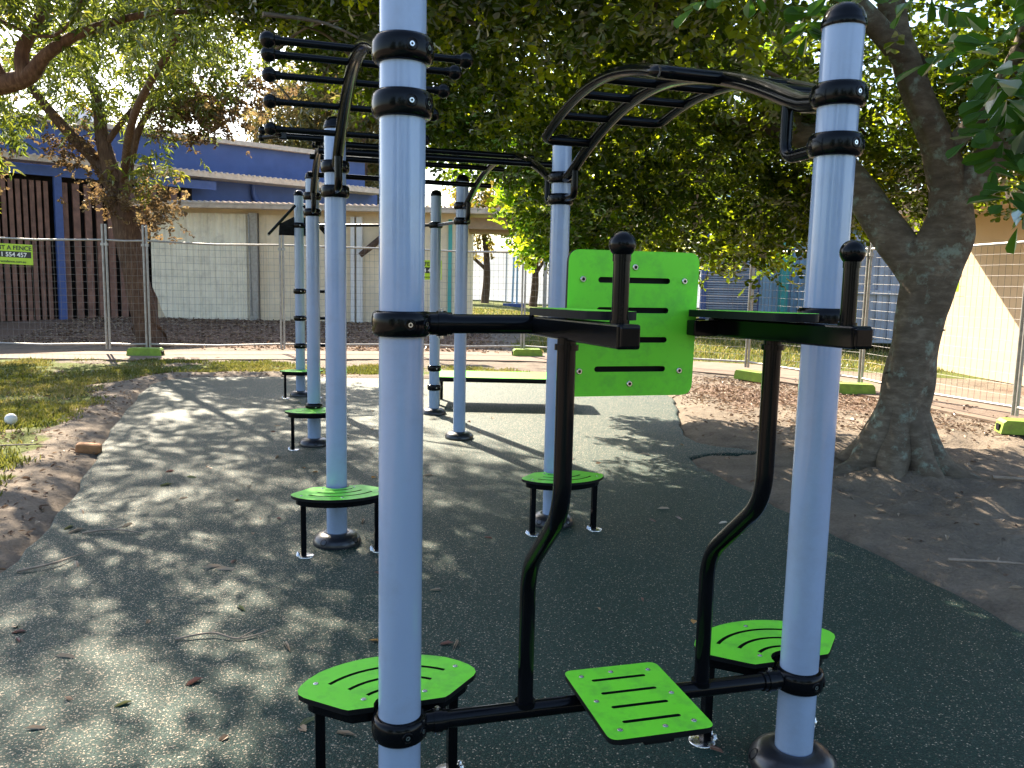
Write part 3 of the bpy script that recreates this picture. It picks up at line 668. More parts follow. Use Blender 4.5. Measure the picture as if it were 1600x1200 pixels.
limb(m, [(2.9, 6.4, 3.25), (2.2, 6.0, 3.6), (1.2, 5.7, 4.0), (.2, 5.6, 4.4), (-1.0, 5.8, 4.7)], [.09, .075, .06, .045, .02], 12, .04)
limb(m, [(2.0, 7.9, 3.6), (1.2, 7.7, 3.9), (.2, 7.6, 4.2), (-1.0, 7.6, 4.5), (-2.2, 7.5, 4.7)], [.075, .065, .05, .04, .015], 12, .04)
limb(m, [(3.5, 6.82, 1.95), (3.9, 7.8, 2.9), (4.4, 8.6, 3.3), (4.8, 9.3, 3.5)], [.08, .085, .06, .03], 12, .04)
for a, r0, ln in ((3.35, .15, .95), (4.15, .14, .75), (4.95, .13, .70), (5.75, .14, .80), (.3, .12, .7), (1.3, .12, .6), (2.4, .13, .7)):    # roots spreading into the soil
    ca, sa = math.cos(a), math.sin(a); q = lambda d, z: (3.285+d*ca-d*d*.12*sa, 6.85+d*sa+d*d*.12*ca, z)
    limb(m, [q(.02, .95), q(.07, .62), q(.15, .36), q(.27, .15), q(.42, .035), q(ln*.8, -.02), q(ln*1.1, -.09)], [.07, r0*.85, r0, r0*.92, r0*.7, r0*.45, .02], 16, .06)
rb = random.Random(3); tips = []
for _ in range(95):                                              # fine dark branches inside the crown
    x, y = rb.uniform(-2.4, 4.8), rb.uniform(4.2, 10.4); z = rb.uniform(2.9, 5.2)
    d = V3((rb.uniform(-1, 1), rb.uniform(-1, 1), rb.uniform(-.2, .8))).normalized()*rb.uniform(.5, 1.1)
    p = V3((x, y, z)); limb(m, [p, p+d*.5+V3((0, 0, .06)), p+d], [.016, .011, .004], 5)
m.build('trunk', M['barkbig_l'], big)
def zlow(x, y):
    far = np.interp(x, [-3.4, -2.6, -1.7, -1.0, -.6, .0, .25, 1.5, 3.0, 3.5, 5.5], [4.6, 4.15, 3.75, 3.05, 2.92, 2.75, 2.0, 1.92, 1.95, 2.35, 2.45])
    near = np.interp(x, [-3.4, -1.5, 0, 3, 5.5], [4.5, 3.9, 3.35, 3.05, 2.7])
    w = sstep(7.0, 9.2, y); return near*(1-w)+far*w
def big_centres(k, shell):
    out = []
    while len(out) < k:
        x = rng.uniform(-3.6, 5.6); y = rng.uniform(3.0, 10.7); s = math.hypot((x-1.0)/4.6, (y-6.8)/3.95)
        if s > 1: continue
        if y > 10.1+.25*math.sin(x*2.2): continue
        zl = float(zlow(x, y)); zt = 3.9+3.2*math.sqrt(max(0, 1-s*s)); zt = max(zt, zl+.5)
        z = zl+abs(rng.normal())*.33 if rng.random() < shell else zl+(zt-zl)*rng.random()
        if math.hypot(x-3.4, y-6.8) < 1.0 and z < 3.0: continue
        if z < 3.15 and y < 6.2 and x < 3.2: continue
        if y < 4.7 and x < 2.4: continue
        if 1.9 < x < 3.7 and y < 6.75 and z < 4.0: continue
        if 1.3 < x < 3.4 and y < 7.6 and z < 4.4 and rng.random() < .75: continue
        out.append((x, y, z))
    return np.array(out)
bc_ = np.concatenate([big_centres(1700, .62), blob([(1.5, 10.8, 2.0, .8, .35, .25, 16)])])
A = list(sprigs(bc_, 18, .20, 7, .17, .064, .050, -.35, .8)); nsp = len(bc_)*18; sunglow = (np.arange(len(A[5])) % nsp)//18 >= 1700; glow = rng.random(len(bc_)) < .11; sunglow |= glow[(np.arange(len(A[5])) % nsp)//18]; A[5] = np.where(sunglow, .86+.14*A[5], A[5])  # sun glow painted on some clumps by raising their leaf value
leaf_mesh('crown', *A[:3], A[3], A[4], M['leafbig'], big, A[5], 'round', (3.32, 6.85, 0))
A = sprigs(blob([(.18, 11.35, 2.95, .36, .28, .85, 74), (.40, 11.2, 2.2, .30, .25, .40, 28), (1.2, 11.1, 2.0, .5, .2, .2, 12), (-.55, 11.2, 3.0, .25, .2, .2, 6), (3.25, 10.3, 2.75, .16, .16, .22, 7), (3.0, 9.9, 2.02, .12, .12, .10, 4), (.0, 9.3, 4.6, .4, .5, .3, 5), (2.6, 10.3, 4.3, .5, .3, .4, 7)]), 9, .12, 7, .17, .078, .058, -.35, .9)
leaf_mesh('sunlit_leaves', *A[:3], A[3], A[4], M['leafsun'], big, A[5], 'obovate', (3.32, 6.85, 0))
# sprays hanging near the camera: larger fresh green leaves
cen = []
for (x, y, z, k) in ((1.62, 2.85, 2.30, 5), (1.66, 2.85, 2.14, 5), (1.74, 2.9, 2.02, 4), (1.80, 2.9, 2.24, 6), (1.78, 2.85, 2.42, 6), (1.95, 3.0, 2.36, 6), (2.05, 3.2, 2.6, 8), (1.5, 2.9, 2.66, 5), (1.15, 3.1, 2.72, 4), (2.2, 3.2, 2.15, 6), (2.3, 3.4, 2.5, 8), (.9, 3.3, 2.76, 3)):
    cen = [(x+rng.normal()*.06, y+rng.normal()*.10, z+rng.normal()*.06) for _ in range(k)]
    A = sprigs(np.array(cen), 1, .03, 9, .17, .090, .056, -.75, 1, .3)
    leaf_mesh('hanging_leaves', *A[:3], A[3], A[4], M['leafnear'], big, A[5], 'obovate', (3.32, 6.85, 0))
m = MB(); limb(m, [(2.4, 3.7, 3.6), (2.0, 3.2, 2.9), (1.85, 3.05, 2.5), (1.75, 2.9, 2.1)], [.014, .010, .007, .004], 6); limb(m, [(2.0, 3.2, 2.9), (1.6, 2.9, 2.8), (1.2, 3.0, 2.75)], [.009, .006, .004], 6)
m.build('hanging_twig', M['twig'], big)

# --- gum trees on the left
def tree(name, label, base, limbs, bark, crown, group=None):
    t = empty(name, base, label, 'tree', group); m = MB()
    for pts, rs in limbs: limb(m, pts, rs, 14, .05)
    m.build('trunk', bark, t)
    for nm, arr, mat, shp in crown: leaf_mesh(nm, *arr[:3], arr[3], arr[4], mat, t, arr[5], shp, base)
    return t
c1 = blob([(-9.6, 17, 5.6, 1.9, 1.9, 1.3, 60), (-7.6, 17, 5.3, 1.5, 1.6, 1.0, 45), (-6.4, 16.6, 5.1, 1.0, 1.2, .6, 22), (-8.2, 17, 6.8, 2.2, 2.0, 1.0, 60), (-10.6, 17.3, 5.0, 1.1, 1.2, .7, 20), (-7.2, 16.6, 3.6, .4, .5, .45, 7), (-6.3, 16.8, 5.7, 1.1, 1.2, .9, 24), (-11.3, 16.5, 3.3, .7, .6, .8, 14), (-6.4, 14.6, 7.8, 2.1, 2.2, .6, 62), (-4.4, 13.6, 7.4, 1.3, 1.6, .5, 34), (-5.3, 13.6, 5.5, 1.3, 2.0, .4, 36), (-4.6, 11.5, 5.8, 1.2, 1.2, .4, 22), (-6.8, 13.8, 5.6, 1.2, 1.5, .5, 24)])
cb = blob([(-7.3, 16.9, 2.95, .55, .5, .45, 22), (-8.35, 17.0, 3.1, .35, .4, .5, 8), (-6.2, 16.8, 4.7, .7, .7, .6, 20), (-10.8, 17, 3.6, .6, .5, .3, 10), (-9.2, 17.2, 4.1, .8, .6, .5, 14), (-5.7, 16.6, 4.75, .5, .5, .35, 12), (-6.9, 16.8, 4.7, .6, .5, .3, 12), (-5.1, 16.6, 5.1, .5, .5, .4, 12)])
gz0 = float(gz(np.array([-7.6]), np.array([17.2]))[0])
tree('gum_tree', 'leaning gum tree with furrowed brown trunk forking behind the left wire fence', (-7.65, 17.2, gz0),
     [([(-7.55, 17.2, -.1), (-7.65, 17.2, .25), (-7.84, 17.2, 1.35), (-8.0, 17.2, 2.27), (-8.14, 17.2, 2.91), (-8.28, 17.2, 3.55), (-8.45, 17.2, 4.25), (-8.65, 17.4, 5.1), (-9.05, 17.5, 6.0)], [.34, .27, .24, .265, .24, .17, .135, .10, .05]),
      ([(-8.05, 17.2, 2.7), (-8.2, 17.2, 3.1), (-8.65, 17.3, 3.81), (-9.1, 17.2, 4.3), (-9.48, 17.0, 4.82), (-9.9, 16.8, 5.5)], [.2, .16, .135, .11, .09, .04]),
      ([(-8.14, 17.2, 2.9), (-7.9, 17.1, 3.6), (-7.6, 17.0, 4.4), (-7.0, 16.8, 5.2)], [.15, .10, .07, .03]), ([(-8.4, 17.2, 4.1), (-7.6, 17, 4.9), (-6.6, 16.8, 5.4)], [.07, .05, .02]), ([(-8.0, 17.1, 3.4), (-7.2, 15.8, 4.3), (-6.2, 14.4, 4.8), (-5.2, 13, 5.1), (-4.6, 11.6, 5.5)], [.09, .075, .06, .045, .02])],
     M['barkgum'], [('crown', sprigs(c1, 6, .22, 9, .30, .15, .030, -.7, 1.), M['leafgum'], 'long'), ('seed_clusters', sprigs(cb, 10, .20, 7, .12, .08, .06, -.2, 1.), M['leafbrown'], 'round')])
c2 = blob([(-5.6, 9.3, 4.6, 1.0, 1.3, .55, 26), (-4.6, 9.2, 4.55, .9, 1.1, .45, 24), (-3.6, 9.1, 4.6, .7, .9, .4, 15), (-6.2, 10.9, 7.4, 2.0, 2.0, .7, 62), (-6.2, 9.4, 3.3, .45, .5, .45, 8), (-4.6, 10.6, 7.3, 1.2, 1.4, .6, 30), (-7.0, 9.6, 7.0, 1.4, 1.6, .7, 22), (-4.4, 8.4, 6.4, 1.2, 1.2, .5, 14)])
tree('paperbark_tree', 'red brown papery limb and drooping narrow leaves reaching in at the top left', (-8.2, 9.8, 0),
     [([(-8.2, 9.8, -.1), (-8.1, 9.8, 1.2), (-7.8, 9.7, 2.4), (-7.2, 9.65, 3.2), (-6.3, 9.6, 3.55), (-5.79, 9.5, 3.6), (-5.4, 9.4, 3.68), (-5.13, 9.3, 3.89), (-4.68, 9.2, 4.1), (-3.94, 9.1, 4.27), (-3.3, 9.1, 4.3)], [.32, .27, .24, .18, .127, .118, .095, .065, .05, .033, .015]),
      ([(-5.45, 9.4, 3.66), (-5.46, 9.4, 3.94), (-5.32, 9.5, 4.31), (-5.22, 9.6, 4.8), (-5.3, 10.2, 6.0), (-5.2, 10.6, 7.2)], [.088, .073, .059, .05, .04, .02]), ([(-5.7, 9.45, 3.6), (-5.85, 9.4, 4.0), (-5.95, 9.3, 4.7)], [.07, .055, .03]),
      ([(-5.75, 9.2, 4.28), (-5.2, 9.2, 4.06), (-4.85, 9.1, 4.08), (-4.56, 9.0, 4.4), (-4.5, 8.9, 4.8)], [.02, .019, .018, .016, .01])],
     M['barkred'], [('crown', sprigs(c2, 8, .17, 8, .26, .12, .024, -.8, 1.), M['leafgum'], 'long')])
# distant trees behind the buildings
bg = [('leafy_tree', 'second dark leafy tree closing the gap behind the ladder, beyond the fence', (4.4, 28.5, .15), [(4.2, 28.5, 6.6, 3.8, 1.5, 2.4, 110), (2.2, 28.3, 4.8, 1.2, .9, .9, 24), (5.6, 28.3, 5.0, 2.0, .9, 1.0, 36), (4.8, 28.5, 9.0, 3.8, 1.4, 1.5, 60)], M['leafdark'], 10),
      ('casuarina_tree', 'feathery olive tree rising behind the blue wall left of the tall posts', (-6.6, 31, .3), [(-7.2, 31, 7.6, 2.3, 2, 2.2, 60), (-5.6, 30.6, 6.3, 1.6, 1.5, 1.9, 44), (-8.4, 31, 6.0, 1.3, 1.4, 1.4, 26), (-4.6, 30.5, 4.6, .9, 1, 1.3, 16)], M['leafcas'], 9),
      ('casuarina_tree', 'sparse drooping olive tree with bare brown stem just left of the nearest post', (-5.35, 29, .3), [(-5.3, 29, 7.0, 1.4, 1.3, 1.6, 26), (-5.0, 28.8, 4.3, 1.1, .9, .5, 12)], M['leafcas'], 6),
      ('wattle_tree', 'yellow green tree beyond the covered walkway roof', (-1.5, 42, .2), [(-1.8, 42, 5.0, 2.0, 1.8, 1.9, 46), (-3.6, 42, 3.9, 1.2, 1.4, 1.4, 22)], M['leafyel'], 8),
      ('wattle_tree', 'golden drooping tree under the walkway roof right of the far posts', (1.0, 43, .2), [(.9, 43, 4.6, 1.6, 1.8, 2.2, 44), (2.2, 43, 3.7, 1.1, 1.2, 1.3, 20)], M['leafyel'], 8),
      ('wattle_tree', 'pale yellow green tree showing under the dark canopy right of the walkway', (4.2, 40, .2), [(4.0, 40, 4.6, 2.2, 1.8, 2.2, 40), (6.5, 40, 4.4, 1.8, 1.6, 2, 30)], M['leafyel'], 8)]
for nm, lab, b, sp, mat, per in bg:
    c = blob(sp); base = V3(b); zt = sp[0][2]
    tree(nm, lab, b, [([b, (b[0]+.1, b[1], zt*.45), (sp[0][0], sp[0][1], zt+.5)], [.22, .17, .06]), ([(b[0]+.1, b[1], zt*.4), (sp[-1][0], sp[-1][1], sp[-1][2])], [.1, .04])], M['barkgum'],
         [('crown', sprigs(c, per*2, .34, 8, .3, .22, .07, -.9, 1.), mat, 'long')], 'trees beyond the buildings')

for (x, y, lab) in ((-5.5, -7.5, 'unseen dark tree added behind the viewpoint to darken reflections, at the left'), (.5, -9.0, 'unseen dark tree added behind the viewpoint to darken reflections, in the middle'), (6.0, -7.0, 'unseen dark tree added behind the viewpoint to darken reflections, at the right')):  # unseen trees added to cut ambient light and darken reflections
    tree('unseen_shade_tree', lab, (x, y, 0), [([(x, y, -.1), (x+.1, y, 1.4), (x, y+.1, 3.2)], [.28, .2, .08])], M['barkbig'],
         [('crown', sprigs(blob([(x, y, 2.9, 3.2, 2.0, 2.5, 95)]), 10, .4, 7, .3, .19, .13, -.3, 1.), M['leafbig'], 'round')], 'unseen trees added to darken reflections')
# ------------------------------------------------------------------ wire fence
def fence_panel(a, b, label, extra=None, sag=0.):
    za = max(0., float(gz(np.array([a[0]]), np.array([a[1]]))[0])); A_ = V3((*a, za)); B_ = V3((*b, za)); d = (B_-A_); Ln = d.length; d.normalize(); nrm = V3((-d.y, d.x, 0))
    t = empty('wire_fence', A_, label, 'fence', 'temporary wire fence panels'); mid = lambda s, z, o=0.: A_+d*s+V3((0, 0, z))+nrm*o
    m = MB(); e = .03
    for s in (e, Ln-e): m.tube([mid(s, .10), mid(s, 2.42)], .021, 10)
    for z in (.20, 2.13): m.tube([mid(e, z), mid(Ln/2, z-sag), mid(Ln-e, z)], .019, 10)
    if extra: m.tube([mid(extra, .12), mid(extra-.1, 2.5)], .021, 10)
    for s in (e, Ln-e): m.box(mid(s, 2.05), (.06, .06, .05), None, 0)
    m.build('frame', M['galv'], t)
    m = MB(); nv = int((Ln-.1)/.095)
    for i in range(1, nv):
        s = .05+(Ln-.1)*i/nv; o = .012*math.sin(i*.8)
        m.tube([mid(s, .2), mid(s+.01, 1.1, o), mid(s, 2.13)], .0021, 4, False, 0, False)
    nh = 15
    for k in range(1, nh):
        z = .2+1.93*k/nh; m.tube([mid(.04, z), mid(Ln*.35, z-.012, .015), mid(Ln*.7, z-.008, -.012), mid(Ln-.04, z)], .0021, 4, False, 0, False)
    m.build('wire_mesh', M['wire'], t); return t, mid, d
names = ['wire fence panel at the far left end of the fence line', 'wire fence panel carrying a green sign before the slatted timber screen', 'narrow wire fence piece between single post and double posts by the gum trunk', 'wire fence panel before the cream corrugated shed',
         'wire fence panel before the tan shed wall', 'wire fence panel with a yellow green sign by the dark opening', 'wire fence panel before the open walkway and pale far wall', 'wire fence panel hidden partly by the green back board',
         'wire fence panel before the blue roller door', 'wire fence panel between the domed post and the big tree trunk', 'wire fence panel before the sunlit beige wall']
PAN = []
for i in range(len(FENCE)-1): PAN.append(fence_panel(FENCE[i], FENCE[i+1], names[i], None, .03 if i % 2 else .01))
def block(x, y, rz, label):
    z = max(0, float(gz(np.array([x]), np.array([y]))[0])); t = empty('fence_block', (x, y, z), label, 'fence block', 'green fence foot blocks', rz, local=True)
    m = MB(); w, dp, h = .62, .25, .15
    prof = [(-w/2, 0), (-w/2+.02, h*.8), (-w/2+.05, h), (w/2-.05, h), (w/2-.02, h*.8), (w/2, 0)]
    vs = [(x_, -dp/2, z_) for x_, z_ in prof]+[(x_, dp/2, z_) for x_, z_ in prof]; k = len(prof)
    m.add(vs, [tuple(range(k)), tuple(range(2*k-1, k-1, -1))]+[(i, k+i, k+(i+1) % k, (i+1) % k) for i in range(k)][::1])
    m.build('block_body', M['block'], t); m = MB()
    for sx in (-1, 1): m = MB(); m.box((sx*(w/2-.004), 0, .06), (.02, .10, .07), None, 0); m.build('hand_hole', M['core'], t)
block(-6.86, 15.28, .1, 'green fence block on the path edge below the left double fence posts')
block(3.98, 13.5, -1.05, 'yellow green fence block on the mulch seen beside the green back board')
block(5.05, 12.1, -.15, 'mossy green fence block behind the base of the big tree trunk')
block(5.72, 8.95, -.25, 'faded green fence block on the mulch at the right edge under the fence post')
block(.3, 16.9, .1, 'green fence block behind the far posts on the path')
# signs
def text_part(body, size, at, dx, up, parent, mat, bold=.012, name='lettering'):
    cu = bpy.data.curves.new('lettering', 'FONT'); cu.body = body; cu.size = size; cu.offset = bold*size; cu.extrude = .001; cu.align_x = 'LEFT'
    ob = bpy.data.objects.new('tmp_text', cu); COL.objects.link(ob); bpy.context.view_layer.update()
    me = bpy.data.meshes.new_from_object(ob.evaluated_get(bpy.context.evaluated_depsgraph_get())); bpy.data.objects.remove(ob)
    nz = dx.cross(up); Mx = Matrix((dx, up, nz)).transposed().to_4x4(); Mx.translation = V3(at)-V3(ORG[parent]); me.transform(Mx); me.materials.clear(); me.materials.append(mat)
    o = bpy.data.objects.new(name, me); COL.objects.link(o); o.parent = parent; ORG[o] = ORG[parent]; return o
def sign(c, dx, w, h, label, tilt=0.):
    up = V3((0, 0, 1)); dx = (dx+up*tilt).normalized(); up = V3((0, 0, 1)); nz = dx.cross(up).normalized()
    t = empty('fence_sign', c, label, 'sign'); m = MB(); Mx = Matrix((dx, nz, up)).transposed(); m.box(c, (w, .006, h), Mx); m.build('board', M['sign'], t)
    c = V3(c); o = nz*.005
    sx = w/.82
    m = MB(); m.box(c+dx*(0)+up*(-.015*h)+nz*.0035, (w*.93, .004, h*.30), Mx); pn = m.build('number_panel', M['ink'], t)
    text_part('RENT A FENCE', .115*sx, c-dx*w*.455+up*h*.21+o, dx, up, t, M['ink'], .02)
    text_part('0411 554 457', .118*sx, c-dx*w*.43-up*h*.125+nz*.0075, dx, up, t, M['paper'], .02)
    text_part('www.rentafence.com.au', .066*sx, c-dx*w*.44-up*h*.42+o, dx, up, t, M['ink'], .012)
    return t
a, mid, d = PAN[1]; sign(mid(.755, 1.83, -.03), d, .78, .37, 'lime green rental sign on the wire fence at the left edge', -.03)
a, mid, d = PAN[5]; sign(mid(.32, 1.72, -.03), d, .80, .39, 'small yellow green rental sign on the fence, half hidden by the nearest post')
a, mid, d = PAN[9]; sign(mid(1.42, 1.72, -.03), d, .80, .37, 'green sign on the fence peeking out behind the big tree trunk')

# ------------------------------------------------------------------ buildings on the left
bd = V3((6, 5, 0)).normalized(); bn = V3((bd.y, -bd.x, 0)); b0 = V3((-12.2, 20, 0)); MBd = Matrix((bd, -bn, (0, 0, 1))).transposed()
def BP(s, o, z): return b0+bd*s+bn*o+V3((0, 0, z))
blu = empty('slatted_building', (-12.2, 20, .3), 'royal blue building with red brown timber slat screen and low cream roof edge', 'building')
m = MB()
s = -5.0
while s < 0.95:
    m.box(BP(s, 0, 2.0), (.095, .10, 3.4), MBd); s += .15
s = 1.25
while s < 4.4:
    m.box(BP(s, 0, 2.0), (.155, .10, 3.4), MBd); s += .265
m.build('slat_screen', M['timber'], blu)
m = MB(); m.box(BP(-.3, -.35, 2.0), (9.6, .05, 3.9), MBd); m.build('screen_backing', M['darkgap'], blu)
m = MB(); m.box(BP(1.1, .08, 2.05), (.17, .17, 3.9), MBd); m.box(BP(-1, .12, 3.93), (12, .1, .22), MBd); m.build('screen_post', M['bluepost'], blu)
m = MB(); m.box(BP(1.6, .0, 4.20), (17.2, .7, .14), MBd)
for k in range(110): m.tube([BP(-7+k*.155, -.36, 4.28), BP(-7+k*.155, .37, 4.275)], .035, 6, True)
m.build('roof_edge', M['fascia'], blu)
m = MB(); m.box(BP(7.4, -.5, 3.0), (6.0, .2, 2.6), MBd); m.build('lower_wall', M['blue'], blu)
m = MB(); m.box(BP(4.9, -1.3, 4.55), (11, .2, 1.5), MBd); m.build('upper_wall', M['blue'], blu)
m = MB(); m.box(BP(4.9, -1.25, 5.36), (11.3, .5, .13), MBd); m.build('upper_roof', M['fascia'], blu)
m = MB(); m.box(BP(7.3, -.38, 3.35), (1.5, .04, .38), MBd); m.build('dark_window', M['darkgap'], blu)
m = MB()
for k in range(12): m.tube([BP(6.66+k*.115, -.34, 3.15), BP(6.66+k*.115, -.34, 3.42)], .045, 8)
m.build('louvre_row', M['terracotta'], blu)
m = MB(); m.tube(fillet([BP(6.25, -.3, 4.1), BP(6.25, -.3, 3.75), BP(6.5, -.25, 3.45), BP(6.5, -.25, 3.1)], .15), .07, 12)
m.tube(fillet([BP(4.2, .1, 3.3), BP(3.9, .2, 3.1), BP(3.95, .2, 2.75), BP(4.25, .2, 2.5)], .15), .1, 12); m.build('downpipe', M['bluepost'], blu)
pw = empty('pale_wing', (-12.5, 23, .3), 'pale blue wing with grey parapet block at the far left roofline', 'building')
m = MB(); m.box((-14.2, 24.5, 2.8), (5.2, .3, 5.2)); m.build('wall', M['paleblue'], pw)
m = MB(); m.box((-14.2, 24.4, 5.5), (5.4, .7, .28)); m.build('roof_edge', M['white'], pw)
m = MB(); m.box((-12.35, 24.0, 5.6), (.55, .8, .95)); m.build('parapet_block', M['farwall'], pw)
# shed
shd = empty('corrugated_shed', (-9.6, 22, .3), 'low cream corrugated shed with tan side wall and rusty gutter', 'shed')
def corr(m, x0, x1, y, zt, zb, pitch, depth):
    xs = np.arange(x0, x1, pitch/8); vs = []
    for i, x in enumerate(xs):
        ph = (x/pitch) % 1.; o = -depth*min(1, max(0, 2.2-abs(ph-.5)*8)); vs += [(x, y+o, zb(x)), (x, y+o, zt)]
    m.add(vs, [(2*i, 2*i+2, 2*i+3, 2*i+1) for i in range(len(xs)-1)], False)
m = MB(); corr(m, -9.62, -7.03, 22.0, 3.12, lambda x: .33-.06*(x+9.6) if x > -9.3 else .33+(-9.3-x)*2.6, .19, .035); m.build('corrugated_wall', M['cream'], shd)
m = MB(); corr(m, -6.78, -4.2, 22.05, 3.12, lambda x: .16, .42, .02); m.build('tan_wall', M['tan'], shd)
m = MB(); m.box((-6.91, 22.0, 1.7), (.22, .16, 2.9)); m.tube([(-7.02, 21.9, 3.1), (-6.98, 21.9, .45)], .02, 8); m.build('steel_column', M['galv'], shd)
m = MB(); m.box((-4.28, 21.95, 1.6), (.10, .14, 3.0)); m.box((-4.1, 21.95, 1.6), (.14, .18, 3.0)); m.build('corner_post', M['white'], shd)
m = MB(); m.box((-5.4, 23.6, 1.8), (8.3, 3.0, 3.2)); m.build('shed_body', M['tan'], shd)
wk = empty('covered_walkway', (-4.2, 21.8, 0), 'flat cream walkway roof on thin posts running behind the far grey posts', 'walkway')
m = MB(); m.box((-4.1, 22.9, 3.34), (11.8, 2.7, .06)); 
for k in range(76): m.tube([(-9.9+k*.155, 21.6, 3.39), (-9.9+k*.155, 24.2, 3.42)], .03, 6)
m.build('roof_sheet', M['fascia'], wk)
m = MB(); m.box((-4.1, 21.62, 3.29), (12.0, .14, .14), None, 0, .02); m.build('gutter', M['fascia'], wk)
m = MB(); m.box((-1.0, 22.2, 3.02), (5.5, .16, .30)); m.box((-.2, 22.9, 2.86), (2.6, .9, .12)); m.build('beam', M['beigetrim'], wk)
for x in (-1.72, .82):
    m = MB(); m.box((x, 22.1, 1.6), (.10, .10, 3.0)); m.build('column', M['teal'] if x < 0 else M['galv'], wk)
dk = empty('dark_store', (-3.2, 23.4, .2), 'dark open store bay beside the tan shed wall', 'store')
m = MB(); m.box((-2.95, 24.6, 1.6), (2.0, .1, 3.1)); m.box((-2.05, 23.6, 1.6), (.1, 2.0, 3.1)); m.build('back_wall', M['darkgap'], dk)
db = empty('dark_bush', (-3.2, 22.8, .3), 'dark shaded bush in the opening beside the tan shed wall', 'bush')
A = sprigs(blob([(-3.2, 23.2, 1.9, .8, .5, .9, 60)]), 14, .18, 7, .2, .13, .05, -.4); leaf_mesh('foliage', *A[:3], A[3], A[4], M['leafdark'], db, A[5], 'long', (-3.2, 22.8, .3))
lg = MB(); limb(lg, [(-4.0, 21.5, 2.1), (-3.5, 21.7, 2.55), (-3.05, 21.9, 2.95)], [.07, .09, .10], 10, .06)
tag(lg.build('dead_limb', M['barkgum']), 'bare brown limb slanting across the dark opening beside the tan shed', 'branch')
for x, lab in ((-3.95, 'white torn sheet hanging in the dark store bay, left piece'), (-3.35, 'white torn sheet standing in the dark store bay, right piece')):
    mm = MB(); k = 7; vs = []
    for i in range(k): vs += [(x+i*.06, 22.3+.03*math.sin(i*2), .75+.05*math.sin(i)), (x+i*.06-.05, 22.34+.03*math.cos(i*2), 1.25+.25*((i*37) % 5)/5)]
    mm.add(vs, [(2*i, 2*i+2, 2*i+3, 2*i+1) for i in range(k-1)]); mm.add([(a_, b_+.02, c_) for a_, b_, c_ in vs], [(2*i, 2*i+1, 2*i+3, 2*i+2) for i in range(k-1)])
    tag(mm.build('plastic_sheet', M['white']), lab, 'sheet')
fw_ = empty('fabric_fence', (0, 48, 0), 'long pale fabric covered fence far behind the lawn', 'fence')
m = MB(); m.add([(-18, 48, .15), (22, 48, .15), (22, 48, 3.1), (-18, 48, 3.1)], [(0, 1, 2, 3)]); m.build('fabric', M['cloth'], fw_)
m = MB(); m.tube([(-18, 48, 3.12), (22, 48, 3.12)], .05, 8)
for k in range(17): m.tube([(-18+k*2.5, 48.06, .1), (-18+k*2.5, 48.06, 3.15)], .04, 8)
m.build('frame', M['galv'], fw_)
fp = empty('distant_fence_post', (.05, 40, .2), 'thin blue fence post with dark foot on the far lawn', 'post')
m = MB(); m.tube([(-.08, 40, .2), (-.02, 40, 3.0)], .05, 8); m.tube([(.14, 40, .2), (.14, 40, 3.0)], .05, 8); m.build('uprights', M['bluecl'], fp)
m = MB(); m.box((.03, 40, .28), (1.1, .4, .25)); m.build('foot', M['bluepost'], fp)
# ------------------------------------------------------------------ buildings on the right
rb_ = empty('blue_shed', (5.3, 23, .2), 'sky blue clad shed with grey roller shutter and turquoise posts', 'shed')
m = MB()
for k in range(46): m.box((6.05, 23.0+.02*(k % 2), .25+k*.065), (1.45, .05, .045))
m.build('roller_shutter', M['bluegrey'], rb_)
m = MB(); m.box((6.05, 23.12, 1.8), (1.6, .04, 3.1)); m.box((5.25, 22.95, 1.8), (.14, .16, 3.1)); m.build('shutter_surround', M['bluepost'], rb_)
m = MB(); m.box((9.4, 23.15, 1.9), (5.2, .06, 3.4))
for k in range(26): m.box((6.95+k*.2, 23.08, 1.9), (.05, .06, 3.36))
m.build('cladding', M['bluecl'], rb_)
for x in (7.42, 11.2):
    m = MB(); m.box((x, 22.8, 1.9), (.2, .2, 3.4)); m.build('post', M['teal'], rb_)
m = MB(); m.box((10.5, 22.6, 3.72), (9.5, 1.6, .16)); m.box((10.5, 21.85, 3.62), (9.6, .12, .26)); m.build('roof', M['fascia'], rb_)
m = MB(); m.box((9.4, 22.7, 3.30), (5.0, .12, .36)); m.build('timber_beam', M['beigetrim'], rb_)
m = MB(); m.box((9.5, 25, 4.1), (7, .3, .7)); 
m.build('upper_band', M['bluecl'], rb_)
ct = empty('storage_container', (9.4, 20.0, .15), 'blue grey storage container behind the big tree trunk', 'container')
m = MB()
m.box((9.2, 20.3, 1.5), (2.6, 1.6, 2.5), None, 0, .02)
for k in range(9): m.box((8.0+k*.3, 19.48, 1.5), (.10, .05, 2.3))
m.box((9.2, 19.45, 1.45), (2.6, .06, .1)); m.build('container_body', M['bluegrey'], ct)
bg_ = empty('beige_building', (8.4, 15.5, 0), 'beige rendered building with deep timber eave at the right edge, lit by sun', 'building')
w0 = V3((8.30, 16.6, 0)); w1 = V3((8.75, 9.0, 0)); wd = (w1-w0).normalized(); wn = V3((wd.y, -wd.x, 0)); 
if wn.x > 0: wn = -wn
MW = Matrix((wd, wn, (0, 0, 1))).transposed(); WP = lambda s, o, z: w0+wd*s+wn*o+V3((0, 0, z))
m = MB(); m.box(WP(3.8, -.15, 1.45), (7.6, .3, 2.9), MW); m.build('wall', M['beige'], bg_)
m = MB(); m.box(WP(-.1, .05, 1.35), (.24, .3, 2.7), MW); m.build('corner_pier', M['beigetrim'], bg_)
m = MB(); m.box(WP(4.35, .74, 2.93), (7.5, 1.5, .06), MW); m.box(WP(4.35, 1.52, 3.0), (7.6, .06, .26), MW); m.build('eave', M['beigetrim'], bg_)
